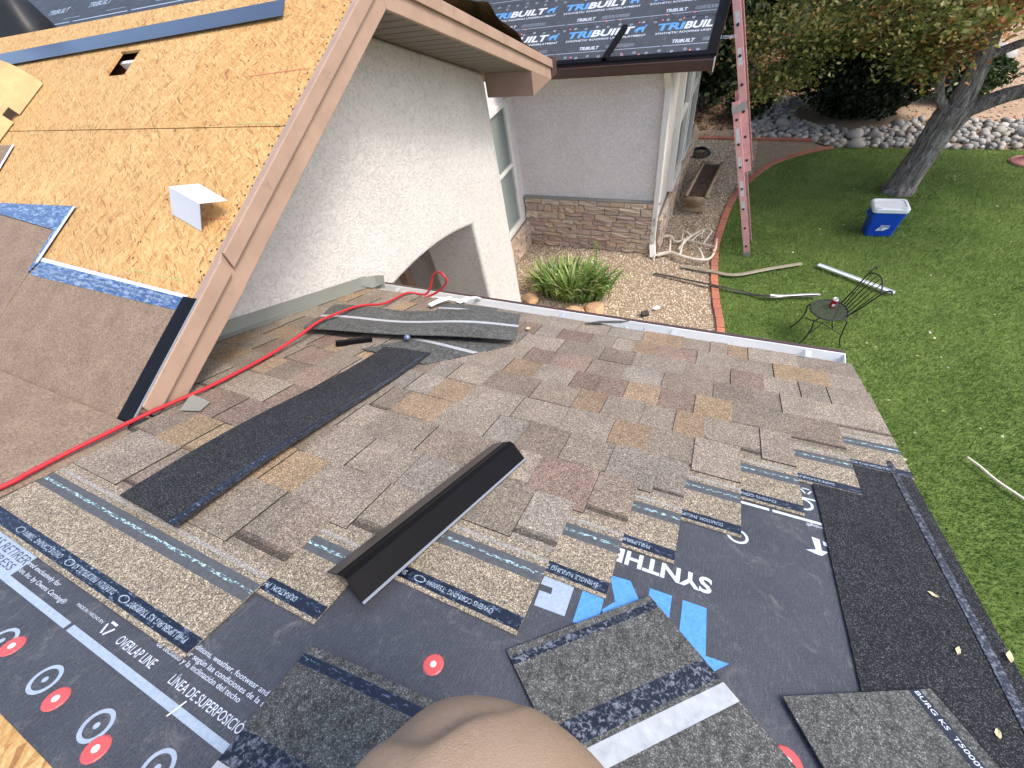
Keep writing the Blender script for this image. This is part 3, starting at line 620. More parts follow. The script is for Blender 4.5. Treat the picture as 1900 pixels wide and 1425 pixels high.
gu = MB(); gu.sweep([(0, 0), (0, -.12), (.075, -.12), (.09, -.09), (.12, 0), (.112, 0), (.08, -.11), (.008, -.112), (.008, 0)], (-5, 4.06, zF(4.06)+.0), (-1.545, 4.06, zF(4.06)+.0), (0, 1, 0), (0, 0, 1)); obj('eave_gutter', gu, K['gutter_brown'], gable)
gu = MB(); gu.box(-1.544, -1.538, 4.06, 4.18, zF(4.06)-.12, zF(4.06)+.003); obj('end_cap', gu, K['gutter_brown'], gable)
# black rake metal and membranes
bm_ = MB(); bm_.box(-1.610, -1.543, .20, .645, .0042, .0075); bm_.box(-1.548, -1.530, .20, .645, .0078, .012); obj('rake_metal', bm_, K['black_metal'], gable, MB_)
bm_ = MB(); bm_.box(-1.5295, -1.525, .22, .645, .007, .012); obj('rake_metal', bm_, K['alu'], gable, MB_)
mm = MB()
mm.prism([(-2.636, .19), (-1.60, .19), (-1.60, .598), (-2.636, .606)], .0015, .0040)
obj('membrane', mm, K['membrane'], gable, MB_)
mm = MB(); mm.prism([(-6, .19), (-2.632, .19), (-2.636, .60), (-2.644, .818), (-3.2, .86), (-6, .95)], .0045, .0075); obj('membrane', mm, K['membrane'], gable, MB_)
mm = MB(); mm.prism([(-6, 1.0), (-3.53, 1.08), (-3.57, 1.28), (-6, 1.30)], .008, .0105); mm.prism([(-3.53, 1.05), (-3.505, 1.06), (-3.55, 1.29), (-3.57, 1.28)], .008, .0098, 1); obj('membrane', mm, [K['membrane'], K['film_white']], gable, MB_)
mm = MB(); mm.prism([(-4, .10), (-1.45, .14), (-1.457, .46), (-1.53, .508), (-4, .508)], .010, .0125); obj('membrane', mm, K['membrane'], gable, MA)
fl = MB(); fl.prism([(-2.62, .60), (-1.60, .592), (-1.592, .648), (-2.60, .672)], .0042, .0052); fl.prism([(-2.60, .668), (-1.592, .640), (-1.592, .652), (-2.60, .685)], .0053, .0062, 1)
for r_ in range(6):
    for q in range(2): text_on(fl, ('Remove Split Film Before Bonding', 'Retire El Film Antes De Pegar')[q], (-1.66-r_*.17, .636-q*.018), .15, .008, math.pi-.02, h=.0058, m=2)
obj('release_film', fl, [K['film'], K['film_white'], K['print_grey']], gable, MB_)
fl = MB(); fl.prism([(-3.4, .90), (-3.25, .925), (-2.593, .949), (-2.604, .657), (-2.64, .60), (-2.648, .822), (-3.2, .864)], .0078, .0088); fl.prism([(-2.612, .945), (-2.593, .949), (-2.604, .657), (-2.625, .66)], .009, .0098, 1); obj('release_film', fl, [K['film'], K['film_white']], gable, MB_)
# ---------------- porch roof
dk = MB(); dk.prism([(-4, -.8), (.600, -.8), (.600, 2.045), (-1.95, 2.045), (-1.95, .503), (-4, .503)], -.014, 0)
porch = obj('porch_roof', dk, K['osb'], house, MA)
f = MB(); f.box(.575, .598, -.8, 2.03, -.15, -.015); obj('rake_board', f, K['trim'], porch, MA)
f = MB(); f.box(-1.95, .574, 2.015, 2.035, -.15, -.015); obj('eave_board', f, K['trim'], porch, MA)
f = MB(); f.box(.578, .612, -.8, 2.05, -.03, .0012); obj('drip_edge', f, K['bronze_metal'], porch, MA)
ul = MB(); ul.prism([(-2.4, -.019), (.57, -.022), (.57, 1.4), (-2.4, 1.4)], .0013, .0022); under_o = obj('underlayment', ul, K['under'], house, MA)
# printing on it
pr = PB([K['print_white'], K['print_grey'], K['print_blue']], under_o, MA); H0 = .0029
def stripe(x0, x1, s, wv, m=0): pr.add([(x0, s-wv/2, H0), (x1, s-wv/2, H0), (x1, s+wv/2, H0), (x0, s+wv/2, H0)], [(0, 1, 2, 3)], m)
stripe(-1.9, -.916, .094, .012, 1); stripe(-.907, -.30, .094, .012, 1)
text_on(pr, 'OVERLAP LINE', (-.805, .112), .102, .015, h=H0, bold=.0); text_on(pr, 'LÍNEA DE SUPERPOSICIÓN', (-.655, .112), .180, .014, h=H0, bold=.0)
text_on(pr, 'surface conditions, weather, footwear and roof slope', (-.735, .165), .305, .0085, h=H0, bold=0); text_on(pr, 'puede variar según las condiciones de la superficie', (-.735, .152), .30, .0085, h=H0, bold=0); text_on(pr, 'de techado y la inclinación del techo', (-.735, .140), .21, .0085, h=H0, bold=0)
text_on(pr, 'Manufactured exclusively for', (-1.215, .127), .185, .0085, h=H0, bold=0); text_on(pr, 'Distribution, Inc. by Owens Corning®', (-1.2, .1115), .225, .0085, h=H0, bold=0)
text_on(pr, 'MADE IN / HECHO EN', (-.95, .1215), .085, .005, h=H0, bold=0)
def recycle(c, s_, ang):
    for k in range(3):
        a0 = ang+k*2.0944; P = [Vector((math.cos(a0+q)*s_, math.sin(a0+q)*s_, 0)) for q in (.25, 1.85)]
        d = (P[1]-P[0]).normalized(); nrm_ = Vector((-d.y, d.x, 0))*s_*.16
        pr.add([(c[0]+q.x, c[1]+q.y, H0) for q in (P[0]+nrm_, P[1]+nrm_, P[1]-nrm_, P[0]-nrm_)], [(0, 1, 2, 3)], 0)
recycle((-.843, .123), .012, .5); recycle((.348, 1.077), .012, .5)
for k, (x, s) in enumerate(((-.985, .032), (-.837, .032), (-.687, .032), (-.552, .040), (-1.13, .032), (-1.28, .032))): ring(pr, (x, s), .0165, .0225, H0, 1, 28); disc(pr, (x, s), .0045, H0, 1)
for (x, s) in ((.186, .838), (.335, 1.02)): ring(pr, (x, s), .0165, .0225, H0, 0, 28)
PT = lambda L, m: pr.add([(x, s, H0) for x, s in L], [tuple(range(len(L)))], m)
PT([(.088, .619), (.131, .62), (.134, .525), (.171, .528), (.138, .494), (.05, .494), (.088, .525)], 2)
PT([(.026, .618), (.068, .619), (.07, .50), (.028, .50)], 2); PT([(-.053, .614), (-.012, .618), (.013, .58), (.024, .50), (-.03, .50), (-.049, .533), (-.03, .56)], 2)
PT([(-.094, .6), (-.052, .6), (-.05, .52), (-.05, .494), (-.092, .486)], 2)
PT([(-.172, .60), (-.112, .60), (-.109, .49), (-.169, .487), (-.171, .521), (-.147, .522), (-.149, .536), (-.174, .535)], 1)
text_on(pr, 'SYNTHE', (.138, .690), .200, .036, math.pi, h=H0, bold=.03, m=0)
for (a, b) in ((.165, .257), (.264, .367)): stripe(a, b, .961, .009, 0)
stripe(.325, .364, 1.045, .006, 0)
text_on(pr, 'Corning®', (.378, .952), .045, .010, math.pi, h=H0, bold=.01)
PT([(.3385, .908), (.354, .906), (.3535, .872), (.3655, .873), (.352, .856), (.343, .856), (.322, .861), (.342, .870)], 0); PT([(.359, .903), (.372, .901), (.372, .889), (.360, .891)], 0)
tp = MB(); tp.prism([(-1.6, .150), (-1.158, .158), (-1.147, .098), (-1.6, .092)], .0024, .0031)
text_on(tp, 'DO NOT REMOVE · NE PAS RETIRER', (-1.62, .122), .465, .017, 0, h=.0034, m=1, bold=.0); text_on(tp, 'ADHESIVE SIDE · PRESS', (-1.5, .103), .335, .0145, 0, h=.0034, m=1, bold=.0)
obj('printed_tape', tp, [K['print_grey'], K['ink_dark']], under_o, MA)
for x, s in ((-.282, .316), (.247, .418), (-.956, .035), (-.786, .025), (-.654, .016), (-1.12, .03)):
    put('cap_nail', capme, under_o, MA @ Matrix.Translation((x, s, .0026)) @ Matrix.Rotation(random.random()*6, 4, 'Z') @ Matrix.Scale(1.32 if x < .2 else 1.5, 4))
nl = MB(); nl.tube([(-.605, .083, .004), (-.598, .108, .0045)], .0011, 6); obj('loose_staple', nl, K['nail'], under_o, MA)
# starter strip on the rake
st = MB(); st.prism([(.366, -.3), (.364, .57), (.368, 1.02), (.360, 1.35), (.612, 1.35), (.612, -.3)], .0035, .0065)
st.prism([(.568, -.3), (.586, -.3), (.588, .8), (.582, 1.35), (.566, 1.35), (.572, .8)], .0066, .0082, 1); starter_o = obj('starter_strip', st, [K['starter'], K['sealant']], porch, MA)
# shingles
TABC = [((.228, .190, .152), 36), ((.250, .210, .170), 20), ((.208, .168, .133), 18), ((.206, .150, .122), 15), ((.285, .207, .132), 9), ((.255, .184, .125), 9), ((.222, .192, .162), 12)]
PIT = .138; TOP0 = .143; LS = .352
RIGHT = {0: -.667, 1: -.515, 2: -.174, 3: -.047, 4: .064, 5: .194, 6: .334, 7: .477}
PRINT = ['PHILLIPSBURG KS T5000907', 'DURATION  PHILLIPSBURG, KS', 'OWENS CORNING  T500090', 'SHINGLE NAILING ZONE  55']
SMATS = [K['granule'], K['granule_light'], K['nailstrip'], K['turquoise'], K['speckle'], K['navy'], K['print_faint']]
def shingle(j, a, b, text):
    t0 = TOP0+PIT*j+random.uniform(-.0015, .0015); m = MB(); jit = random.uniform(-.0015, .0015)
    hb = lambda s: .0035+.0098*(s-t0)/LS
    def quad(x0, x1, s0, s1, dh, mat, c=(1, 1, 1)):
        m.add([(x0, s0, hb(s0)+dh), (x1, s0, hb(s0)+dh), (x1, s1, hb(s1)+dh), (x0, s1, hb(s1)+dh)], [(0, 1, 2, 3)], mat, c)
    def wall(p, q, dh0, dh1, mat, c):
        m.add([(p[0], p[1], hb(p[1])+dh0), (q[0], q[1], hb(q[1])+dh0), (q[0], q[1], hb(q[1])+dh1), (p[0], p[1], hb(p[1])+dh1)], [(0, 1, 2, 3)], mat, c)
    b2 = b-.0012; a2 = a+.0006
    T = .0028
    for s0, s1, mat in ((0, .0085, 1), (.0085, .0355, 5), (.0355, .112, 1), (.112, .121, 2), (.121, .128, 2), (.128, .135, 3), (.135, .150, 2), (.150, .162, 1), (.162, .171, 4), (.171, .19, 1)):
        quad(a2, b2, t0+s0, t0+s1, T+(.0006 if mat == 3 else 0), mat, (.9, .85, .8))
    dk_ = (.05, .045, .04)
    wall((a2, t0), (b2, t0), 0, T, 1, dk_); wall((b2, t0), (b2, t0+LS), 0, T, 1, dk_); wall((a2, t0+LS), (a2, t0), 0, T, 1, dk_)
    x = a2; rr = random.Random(int(a*1000)+j*77); raised = rr.random() < .5; lastc = None
    while x < b2-.001:
        wv = rr.uniform(.085, .21) if raised else rr.uniform(.07, .17); x1 = min(x+wv, b2)
        if b2-x1 < .04: x1 = b2
        c = rr.choices([q[0] for q in TABC], [q[1] for q in TABC])[0]; sc = rr.uniform(.84, 1.16); c = tuple(q*sc for q in c)
        e = t0+LS+jit
        if raised:
            D2 = T+.0034; sl_ = rr.uniform(0, .006)
            quad(x+.0008, x1-.0008, t0+.19, e, D2, 0, c)
            wall((x+.0008, e), (x+.0008, t0+.19), 0, D2, 0, dk_); wall((x1-.0008, t0+.19), (x1-.0008, e), 0, D2, 0, dk_); wall((x+.0008, e), (x1-.0008, e), 0, D2, 0, dk_); wall((x1, t0+.19), (x, t0+.19), T, D2, 0, dk_)
        else:
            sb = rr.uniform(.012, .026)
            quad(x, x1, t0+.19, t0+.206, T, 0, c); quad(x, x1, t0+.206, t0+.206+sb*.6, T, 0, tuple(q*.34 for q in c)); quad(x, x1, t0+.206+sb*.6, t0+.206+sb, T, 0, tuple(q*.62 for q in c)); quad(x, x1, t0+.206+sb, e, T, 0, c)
            wall((x, e), (x1, e), 0, T, 0, dk_)
        x = x1; raised = not raised if rr.random() < .8 else raised
    if text:
        s = t0+.026; xx = b2-.02-random.uniform(0, .05); q = 0
        while xx-.19 > a2:
            wv = rr.uniform(.13, .17); text_on(m, PRINT[(j+q) % 4], (xx, s), wv, .0105, math.pi, h=hb(s)+T+.0007, m=6, bold=.02)
            ring_c = xx-wv-.018
            if ring_c > a2+.02: ring(m, (ring_c, s-.005), .0055, .0072, hb(s)+T+.0007, 6, 14, 1.9)
            xx -= wv+.05; q += 1
    return obj('shingle', m, SMATS, porch, MA)
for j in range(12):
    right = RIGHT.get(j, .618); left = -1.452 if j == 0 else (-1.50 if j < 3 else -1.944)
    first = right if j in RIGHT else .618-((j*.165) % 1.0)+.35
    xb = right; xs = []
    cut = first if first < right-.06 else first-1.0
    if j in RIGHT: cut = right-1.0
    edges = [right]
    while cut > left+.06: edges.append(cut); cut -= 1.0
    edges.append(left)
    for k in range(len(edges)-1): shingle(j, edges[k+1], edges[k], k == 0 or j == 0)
# wall flashing and kick-out
fl = MB(); fl.box(-1.953, -1.9455, .80, 2.05, .0, .075); fl.box(-1.9454, -1.90, .80, 2.03, .0185, .0195); obj('step_flashing', fl, K['flash'], porch, MA)
fl = MB(); fl.prism([(-1.952, 2.0), (-1.948, 2.0), (-1.905, 2.085), (-1.86, 2.115), (-1.862, 2.12), (-1.91, 2.09)], -.01, .075); fl.prism([(-1.945, 2.0), (-1.905, 2.083), (-1.865, 2.112), (-1.86, 2.0)], .022, .0235); obj('kick_out_flashing', fl, K['flash'], porch, MA)
# gutter
gz = EYE-1.532; gy0 = 1.580
gu = MB(); gu.sweep([(0, .0), (0, -.12), (.09, -.12), (.105, -.09), (.128, -.0), (.134, .0), (.134, .006), (.122, .006), (.100, -.088), (.086, -.113), (.006, -.113), (.006, 0)], (-1.90, gy0, gz), (.622, gy0, gz), (0, 1, 0), (0, 0, 1)); gut = obj('porch_gutter', gu, K['gutter_in'], house)
gu = MB(); gu.sweep([(.1345, -.006), (.1385, .011), (.126, .011), (.126, .0065), (.1345, .0065)], (-1.90, gy0, gz), (.622, gy0, gz), (0, 1, 0), (0, 0, 1)); obj('lip', gu, K['gutter_brown'], gut)
gu = MB(); gu.prism([(gy0, gz), (gy0, gz-.12), (gy0+.09, gz-.12), (gy0+.105, gz-.09), (gy0+.13, gz+.002)], .6225, .626, ax=0); obj('end_cap', gu, K['gutter_in'], gut)
hg = MB(); hg.box(-.012, .012, 0, .124, -.004, -.001); hg.box(-.012, .012, .007, .010, -.05, -.004); hg.box(-.004, .004, .05, .058, -.001, .002); hgm = hg.mesh('gutter_hanger', K['steel'])
for x in (-1.78, -1.2, -.665, -.087, .487): put('gutter_hanger', hgm, gut, Matrix.Translation((x, gy0, gz)))
# ================================================================== LOOSE THINGS ON THE ROOFS
def sheet(name, quad, bands, mats, M, bend=lambda u, v: 0, h=.006, thick=.0035, nu=14, nv=18, prints=None, **kw):
    """four corners P00,P10,P11,P01 in a roof frame; bands = [(v0,v1,mat)]"""
    q = [np.array(p, float) for p in quad]
    def P(u, v, t=0): p = (q[0]*(1-u)+q[1]*u)*(1-v)+(q[3]*(1-u)+q[2]*u)*v; return (p[0], p[1], h+bend(u, v)+t)
    vs_l = sorted(set([0, 1]+[b for a in bands for b in a[:2]]+[k/nv for k in range(nv+1)])); m = MB()
    vs_l = [a for k, a in enumerate(vs_l) if k == 0 or a-vs_l[k-1] > 1e-4]
    for i in range(len(vs_l)-1):
        v0, v1 = vs_l[i], vs_l[i+1]; mt = 0
        for a, b, c in bands:
            if a-1e-6 <= (v0+v1)/2 <= b: mt = c
        for k in range(nu):
            a, b = k/nu, (k+1)/nu
            m.add([P(a, v0, thick), P(b, v0, thick), P(b, v1, thick), P(a, v1, thick)], [(0, 1, 2, 3)], mt)
            m.add([P(a, v0), P(b, v0), P(b, v1), P(a, v1)], [(3, 2, 1, 0)], 0)
    for k in range(nu):
        a, b = k/nu, (k+1)/nu
        for v in (0, 1): m.add([P(a, v), P(b, v), P(b, v, thick), P(a, v, thick)], [(0, 1, 2, 3)], 0)
    for i in range(len(vs_l)-1):
        for u in (0, 1): m.add([P(u, vs_l[i]), P(u, vs_l[i+1]), P(u, vs_l[i+1], thick), P(u, vs_l[i], thick)], [(0, 1, 2, 3)], 0)
    o = obj(name, m, mats, None, M, **kw)
    return o
BK = [K['shingle_back'], K['sealant'], K['tape_white'], K['navy']]
LG = 'loose shingles lying on the roof'
def V2(p, d, l): return (p[0]+d[0]*l, p[1]+d[1]*l)
dA = (.779, -.627)
sheet('loose_shingle', [(-.179, .386), (.028, .596), V2((.028, .596), dA, .36), V2((-.179, .386), dA, .36)], [(.035, .075, 1), (.36, .455, 1), (.475, .56, 2)], BK, MA, lambda u, v: .006*math.sin(2.2*u+1)*v, .006,
      label='cut shingle lying back side up with wide white tape, beside the trouser knee', cat='shingle', group=LG)
sheet('loose_shingle', [(-.489, .252), (-.19, .272), (-.17, -.10), (-.472, -.11)], [(.04, .085, 3), (.36, .47, 1), (.475, .56, 2)], BK, MA, lambda u, v: .004*math.sin(3*u), .005,
      label='cut shingle lying back side up over the overlap line, left of the trouser knee', cat='shingle', group=LG)
c_ = sheet('loose_shingle', [(.246, .504), (.463, .617), (.60, .38), (.383, .267)], [], BK, MA, lambda u, v: 0, .0085,
      label='cut shingle with a printed navy stripe on the starter strip, in the bottom right corner', cat='shingle', group=LG)
pm = MB(); d2 = Vector((.137, -.237)).normalized(); e2 = Vector((.217, .113)).normalized(); p0 = Vector((.463, .617))-e2*.034
pm.add([(q.x, q.y, .0126) for q in (p0-e2*.003, p0+e2*.0145, p0+e2*.0145+d2*.262, p0-e2*.003+d2*.262)], [(0, 1, 2, 3)]); obj('printed_stripe', pm, simple('navy_print_band', (.010, .014, .028), .5), c_, MA)
pm = MB(); text_on(pm, 'BURG KS  T500090', (p0.x+e2.x*.003+d2.x*.003, p0.y+e2.y*.003+d2.y*.003), .108, .0075, math.atan2(d2.y, d2.x), .0131, bold=.01); obj('lettering', pm, K['print_white'], c_, MA)
sheet('loose_shingle', [(-1.166, .31), (-.944, .305), (-.973, 1.328), (-1.187, 1.297)], [], [K['starter']], MA, lambda u, v: .012+.010*math.sin(v*6.0)+.004*math.sin(u*3), .017, label='long black starter shingle lying down the porch roof slope', cat='shingle', group=LG)
sh_long = bpy.data.objects[max((o.name for o in COL.objects if o.name.startswith('loose_shingle')))]
lm = MB(); lm.add([(-.975, .31, .0335), (-.962, .31, .0335), (-.975, .8, .030), (-.988, .8, .030)], [(0, 1, 2, 3)])
for k in range(12):
    a, b = k/12, (k+1)/12; hz = lambda v: .017+.012+.010*math.sin(v*6)+.004*math.sin(.93*3)+.0042
    lm.add([(-.952-.029*a, .306+1.02*a, hz(a)), (-.968-.029*a, .306+1.02*a, hz(a)), (-.968-.029*b, .306+1.02*b, hz(b)), (-.952-.029*b, .306+1.02*b, hz(b))], [(0, 1, 2, 3)])
lm.f = lm.f[1:]; lm.m = lm.m[1:]; lm.c = lm.c[1:]
obj('sealant_line', lm, K['navy'], sh_long, MA)
sheet('loose_shingle', [(-1.612, 1.258), (-.691, 1.564), (-.813, 1.889), (-1.719, 1.559)], [(.50, .575, 2)], BK, MA, lambda u, v: .030+.008*math.sin(u*9+1)*(.4+v)+.004*math.sin(v*9), .02, nu=26, label='dark shingle lying face down with a thin white line, top of the small pile', cat='shingle', group=LG)
sheet('loose_shingle', [(-1.27, 1.25), (-.95, 1.245), (-.72, 1.56), (-1.06, 1.58)], [(.55, .62, 2)], BK, MA, lambda u, v: .002*math.sin(u*4), .0185, label='dark shingle half hidden under the white-lined one, at its lower side', cat='shingle', group=LG)
sheet('loose_shingle', [(-1.22, 1.62), (-.86, 1.70), (-1.0, 2.0), (-1.30, 1.93)], [(.72, .79, 2)], BK, MA, lambda u, v: .004*math.sin(u*4), .020, label='dark shingle sticking out behind the white-lined one, towards the gutter', cat='shingle', group=LG)
# drip-edge offcut on the shingles
ax = Vector((.105, .52, 0)); L_ = ax.length; ax.normalize(); sd_ = Vector((ax.y, -ax.x, 0))
de = MB(); prof = [(-.062, .002), (-.018, .030), (.0, .040), (.012, .038), (.016, .034), (.050, .004), (.056, .004), (.056, .0015), (.049, .001), (.014, .031), (.010, .0355), (.0, .0375), (-.018, .0275), (-.062, 0)]
P0 = Vector((-.503, .352, .021)); 
de.sweep(prof, P0, P0+ax*L_, sd_, Vector((0, 0, 1))); deo = obj('drip_edge_offcut', de, K['black_metal'], None, MA, bevel=.0008, label='short bent black drip-edge metal lying across the shingles', cat='metal flashing')
de = MB(); de.sweep([(.0502, .0046), (.0566, .0046), (.0566, .0052), (.0502, .0052)], P0, P0+ax*L_, sd_, Vector((0, 0, 1))); obj('hem', de, K['alu'], deo, MA)
de = MB(); de.sweep([(-.061, .0035), (-.0195, .0298), (-.0195, .0304), (-.061, .0041)], P0, P0+ax*L_, sd_, Vector((0, 0, 1))); obj('upper_flange', de, K['bronze_metal'], deo, MA)
sm = MB(); sm.sweep([(-.012, 0), (.012, 0), (.012, .018), (-.012, .018)], (-1.40, 1.235, .02), (-1.29, 1.34, .022), (.7, -.7, 0), (0, 0, 1)); obj('metal_scrap', sm, K['black_metal'], None, MA, label='small black metal scrap between the red hose and the shingle pile', cat='metal scrap')
bl = MB(); bl.lathe([(.0, -.014), (.008, -.0115), (.0135, -.004), (.014, 0), (.0135, .004), (.008, .0115), (0, .014)], 16); obj('ball', bl, K['marble'], None, MA @ Matrix.Translation((-1.14, 1.395, .045)), True, label='small shiny blue-grey ball beside the shingle pile', cat='ball')
fl = MB(); fl.add([(-1.45, .615, .023), (-1.51, .69, .030), (-1.412, .69, .024), (-1.388, .640, .023), (-1.45, .615, .0215), (-1.51, .69, .0285), (-1.412, .69, .0225), (-1.388, .640, .0215)], [(0, 1, 2, 3), (7, 6, 5, 4), (0, 3, 7, 4), (3, 2, 6, 7), (2, 1, 5, 6), (1, 0, 4, 5)]); obj('flashing_scrap', fl, K['flash'], None, MA, label='grey metal flashing corner at the foot of the tan fascia', cat='flashing')
# red hose
hp = [(-1.50, -.1, .022), (-1.475, .197, .022), (-1.479, .258, .024), (-1.488, .33, .026), (-1.491, .417, .030), (-1.505, .568, .030), (-1.509, .765, .028), (-1.542, 1.015, .032), (-1.552, 1.18, .055), (-1.562, 1.31, .079), (-1.566, 1.42, .080), (-1.568, 1.53, .078), (-1.565, 1.62, .066), (-1.562, 1.76, .036), (-1.58, 1.98, .034)]
hp3 = [tuple(MA @ Vector(p)) for p in hp]+[(-1.50, 1.60, EYE-1.468), (-1.465, 1.63, EYE-1.43), (-1.445, 1.655, EYE-1.375), (-1.40, 1.66, EYE-1.338), (-1.36, 1.65, EYE-1.345), (-1.345, 1.645, EYE-1.38), (-1.385, 1.635, EYE-1.43), (-1.45, 1.61, EYE-1.468), (-1.50, 1.57, EYE-1.47)]
hs = MB(); hs.tube([tuple(p) for p in smooth_path(hp3, 5)], .0068, 8); obj('red_hose', hs, K['red_rope'], None, MI, True, label='red air hose running along the wall edge and looping at the gutter', cat='hose')
# papers and wrapper at the gutter
def strip(name, a, b, wv, z, M, mat, sag=0, n=6, **kw):
    a, b = Vector(a), Vector(b); d = (b-a).normalized(); s = d.cross(Vector((0, 0, 1))).normalized()*wv/2; m = MB()
    for k in range(n):
        p, q = a.lerp(b, k/n), a.lerp(b, (k+1)/n); o1 = Vector((0, 0, sag*math.sin(math.pi*k/n))); o2 = Vector((0, 0, sag*math.sin(math.pi*(k+1)/n)))
        for t_ in (0, .0008):
            m.add([p-s+o1+Vector((0, 0, t_)), p+s+o1+Vector((0, 0, t_)), q+s+o2+Vector((0, 0, t_)), q-s+o2+Vector((0, 0, t_))], [(0, 1, 2, 3)])
    return obj(name, m, mat, None, M, **kw)
PG = 'white release-paper strips by the gutter'
strip('paper_strip', (-1.19, 1.70, EYE-1.515), (-1.225, 1.535, EYE-1.43), .035, 0, MI, K['paper'], .012, label='white paper strip bridging the gutter near the hose loop', cat='paper strip', group=PG)
strip('paper_strip', (-1.265, 1.545, EYE-1.41), (-1.325, 1.42, EYE-1.375), .035, 0, MI, K['paper'], .008, label='white paper strip curled on the back edge of the shingle pile', cat='paper strip', group=PG)
strip('paper_strip', (-1.245, 1.64, EYE-1.515), (-1.47, 1.615, EYE-1.50), .03, 0, MI, K['paper'], .005, label='white paper strip lying along the inside of the gutter', cat='paper strip', group=PG)
sc_ = MB(); 
for k in range(60):
    c = Vector((random.uniform(-.43, -.14), random.uniform(1.605, 1.66), EYE-1.575+random.uniform(0, .05))); a = [c+Vector((random.uniform(-.03, .03), random.uniform(-.02, .02), random.uniform(-.012, .02))) for _ in range(3)]; sc_.add(a, [(0, 1, 2)])
obj('plastic_wrapper', sc_, K['plastic'], None, MI, label='crumpled clear plastic wrapper lying in the white gutter', cat='wrapper')
sheet('shingle_scrap', [(-.50, 1.965), (-.33, 2.02), (-.30, 2.07), (-.44, 2.03)], [], [K['shingle_back']], MA, lambda u, v: .012*u, .024, label='small grey shingle sliver hanging over the gutter edge', cat='shingle scrap')
# dry leaves on the roof
def leaf_thing(p, M, s, lab, mat=K['leafdry']):
    m = MB(); pts = [(-1, 0, .1), (-.5, .35, .25), (.1, .42, .12), (.6, .25, .2), (1, 0, .35), (.6, -.3, .15), (0, -.42, .05), (-.5, -.3, .2)]
    m.add([(0, 0, 0)]+pts, [(0, i+1, (i+1) % 8+1) for i in range(8)]); obj('dry_leaf', m, mat, None, M @ Matrix.Translation(p) @ Matrix.Rotation(random.uniform(0, 6), 4, 'Z') @ Matrix.Scale(s, 4), label=lab, cat='leaf', group='dry leaves on the roof')
leaf_thing((.532, .835, .008), MA, .009, 'pale leaf on the black starter strip, farthest of the three in a row'); leaf_thing((.531, .716, .008), MA, .009, 'pale leaf on the black starter strip, middle of the three in a row'); leaf_thing((.534, .585, .008), MA, .009, 'pale round leaf on the black starter strip, nearest of the three'); leaf_thing((.606, .738, .010), MA, .012, 'pale leaf caught on the very rake edge above the lawn'); leaf_thing((-.719, 1.77, .026), MA, .024, 'curled tan leaf beside the white-lined shingle')
# things on the gable slope
ws = MB(); ws.add([(-5.6, 2.035, .002), (-2.005, 2.128, .002), (-1.93, 1.998, .012), (-5.4, 2.02-.13, .012), (-5.6, 2.035, .004), (-2.005, 2.128, .004), (-1.93, 1.998, .014), (-5.4, 1.89, .014)], [(4, 7, 6, 5), (0, 1, 2, 3), (3, 2, 6, 7), (1, 5, 6, 2), (0, 4, 5, 1)])
obj('metal_strip', ws, K['blue_metal'], None, MB_, label='long slate-blue metal strip lying along the top of the bare wood slope', cat='metal strip')
cf = MB(); F0, F1 = Vector((-1.865, 1.025, .08)), Vector((-1.644, .963, .08)); B0, B1 = Vector((-1.925, .962, .002)), Vector((-1.704, .903, .002)); T0, T1 = Vector((-1.79, 1.075, .042)), Vector((-1.585, 1.012, .042))
for t_ in (0, .0012):
    up_ = Vector((0, -t_, t_)); cf.add([F0+up_, F1+up_, B1+up_, B0+up_], [(0, 1, 2, 3)]); cf.add([F0+up_, T0+up_, T1+up_, F1+up_], [(0, 1, 2, 3)])
obj('bent_flashing', cf, K['white_metal'], None, MB_, label='white bent metal flashing standing on the bare wood slope', cat='flashing')
bd = MB(); n_ = 9
for k in range(n_):
    for i_ in range(7):
        t0_, t1_ = k/n_, (k+1)/n_; a0, a1 = i_/7, (i_+1)/7
        def Q(t, a, th=0): return (-3.74-.16*a-.30*a*a-.03*t+th, 1.735-.52*t+.02*math.sin(a*3), .003+.17*math.sin(a*1.7)+th*.5)
        if i_ == 0 and k in (4,): continue
        bd.add([Q(t0_, a0), Q(t1_, a0), Q(t1_, a1), Q(t0_, a1)], [(3, 2, 1, 0)]); bd.add([Q(t0_, a0, .006), Q(t1_, a0, .006), Q(t1_, a1, .006), Q(t0_, a1, .006)], [(0, 1, 2, 3)])
obj('curved_board', bd, K['ply'], None, MB_, True, label='curved pale board with a notch, standing at the left edge of the bare wood slope', cat='board')
tb = MB(); n_ = 10
bag = [(0, -.06), (.20, -.05), (.24, .04), (.21, .14), (.16, .24), (.10, .33), (.06, .36), (.03, .40), (0, .41)]
tb.lathe(bag, 14); me_ = tb
for i_, v_ in enumerate(tb.v): tb.v[i_] = (v_[0]*(1+.15*math.sin(7*v_[2]*9+v_[1]*8)), v_[1]*.8+.03*math.sin(v_[0]*20), v_[2])
obj('black_bag', tb, K['rubber'], None, Matrix.Translation((-5.15, 2.36, EYE-.23)), True, label='black plastic bag slumped at the far left end of the ridge', cat='bag')
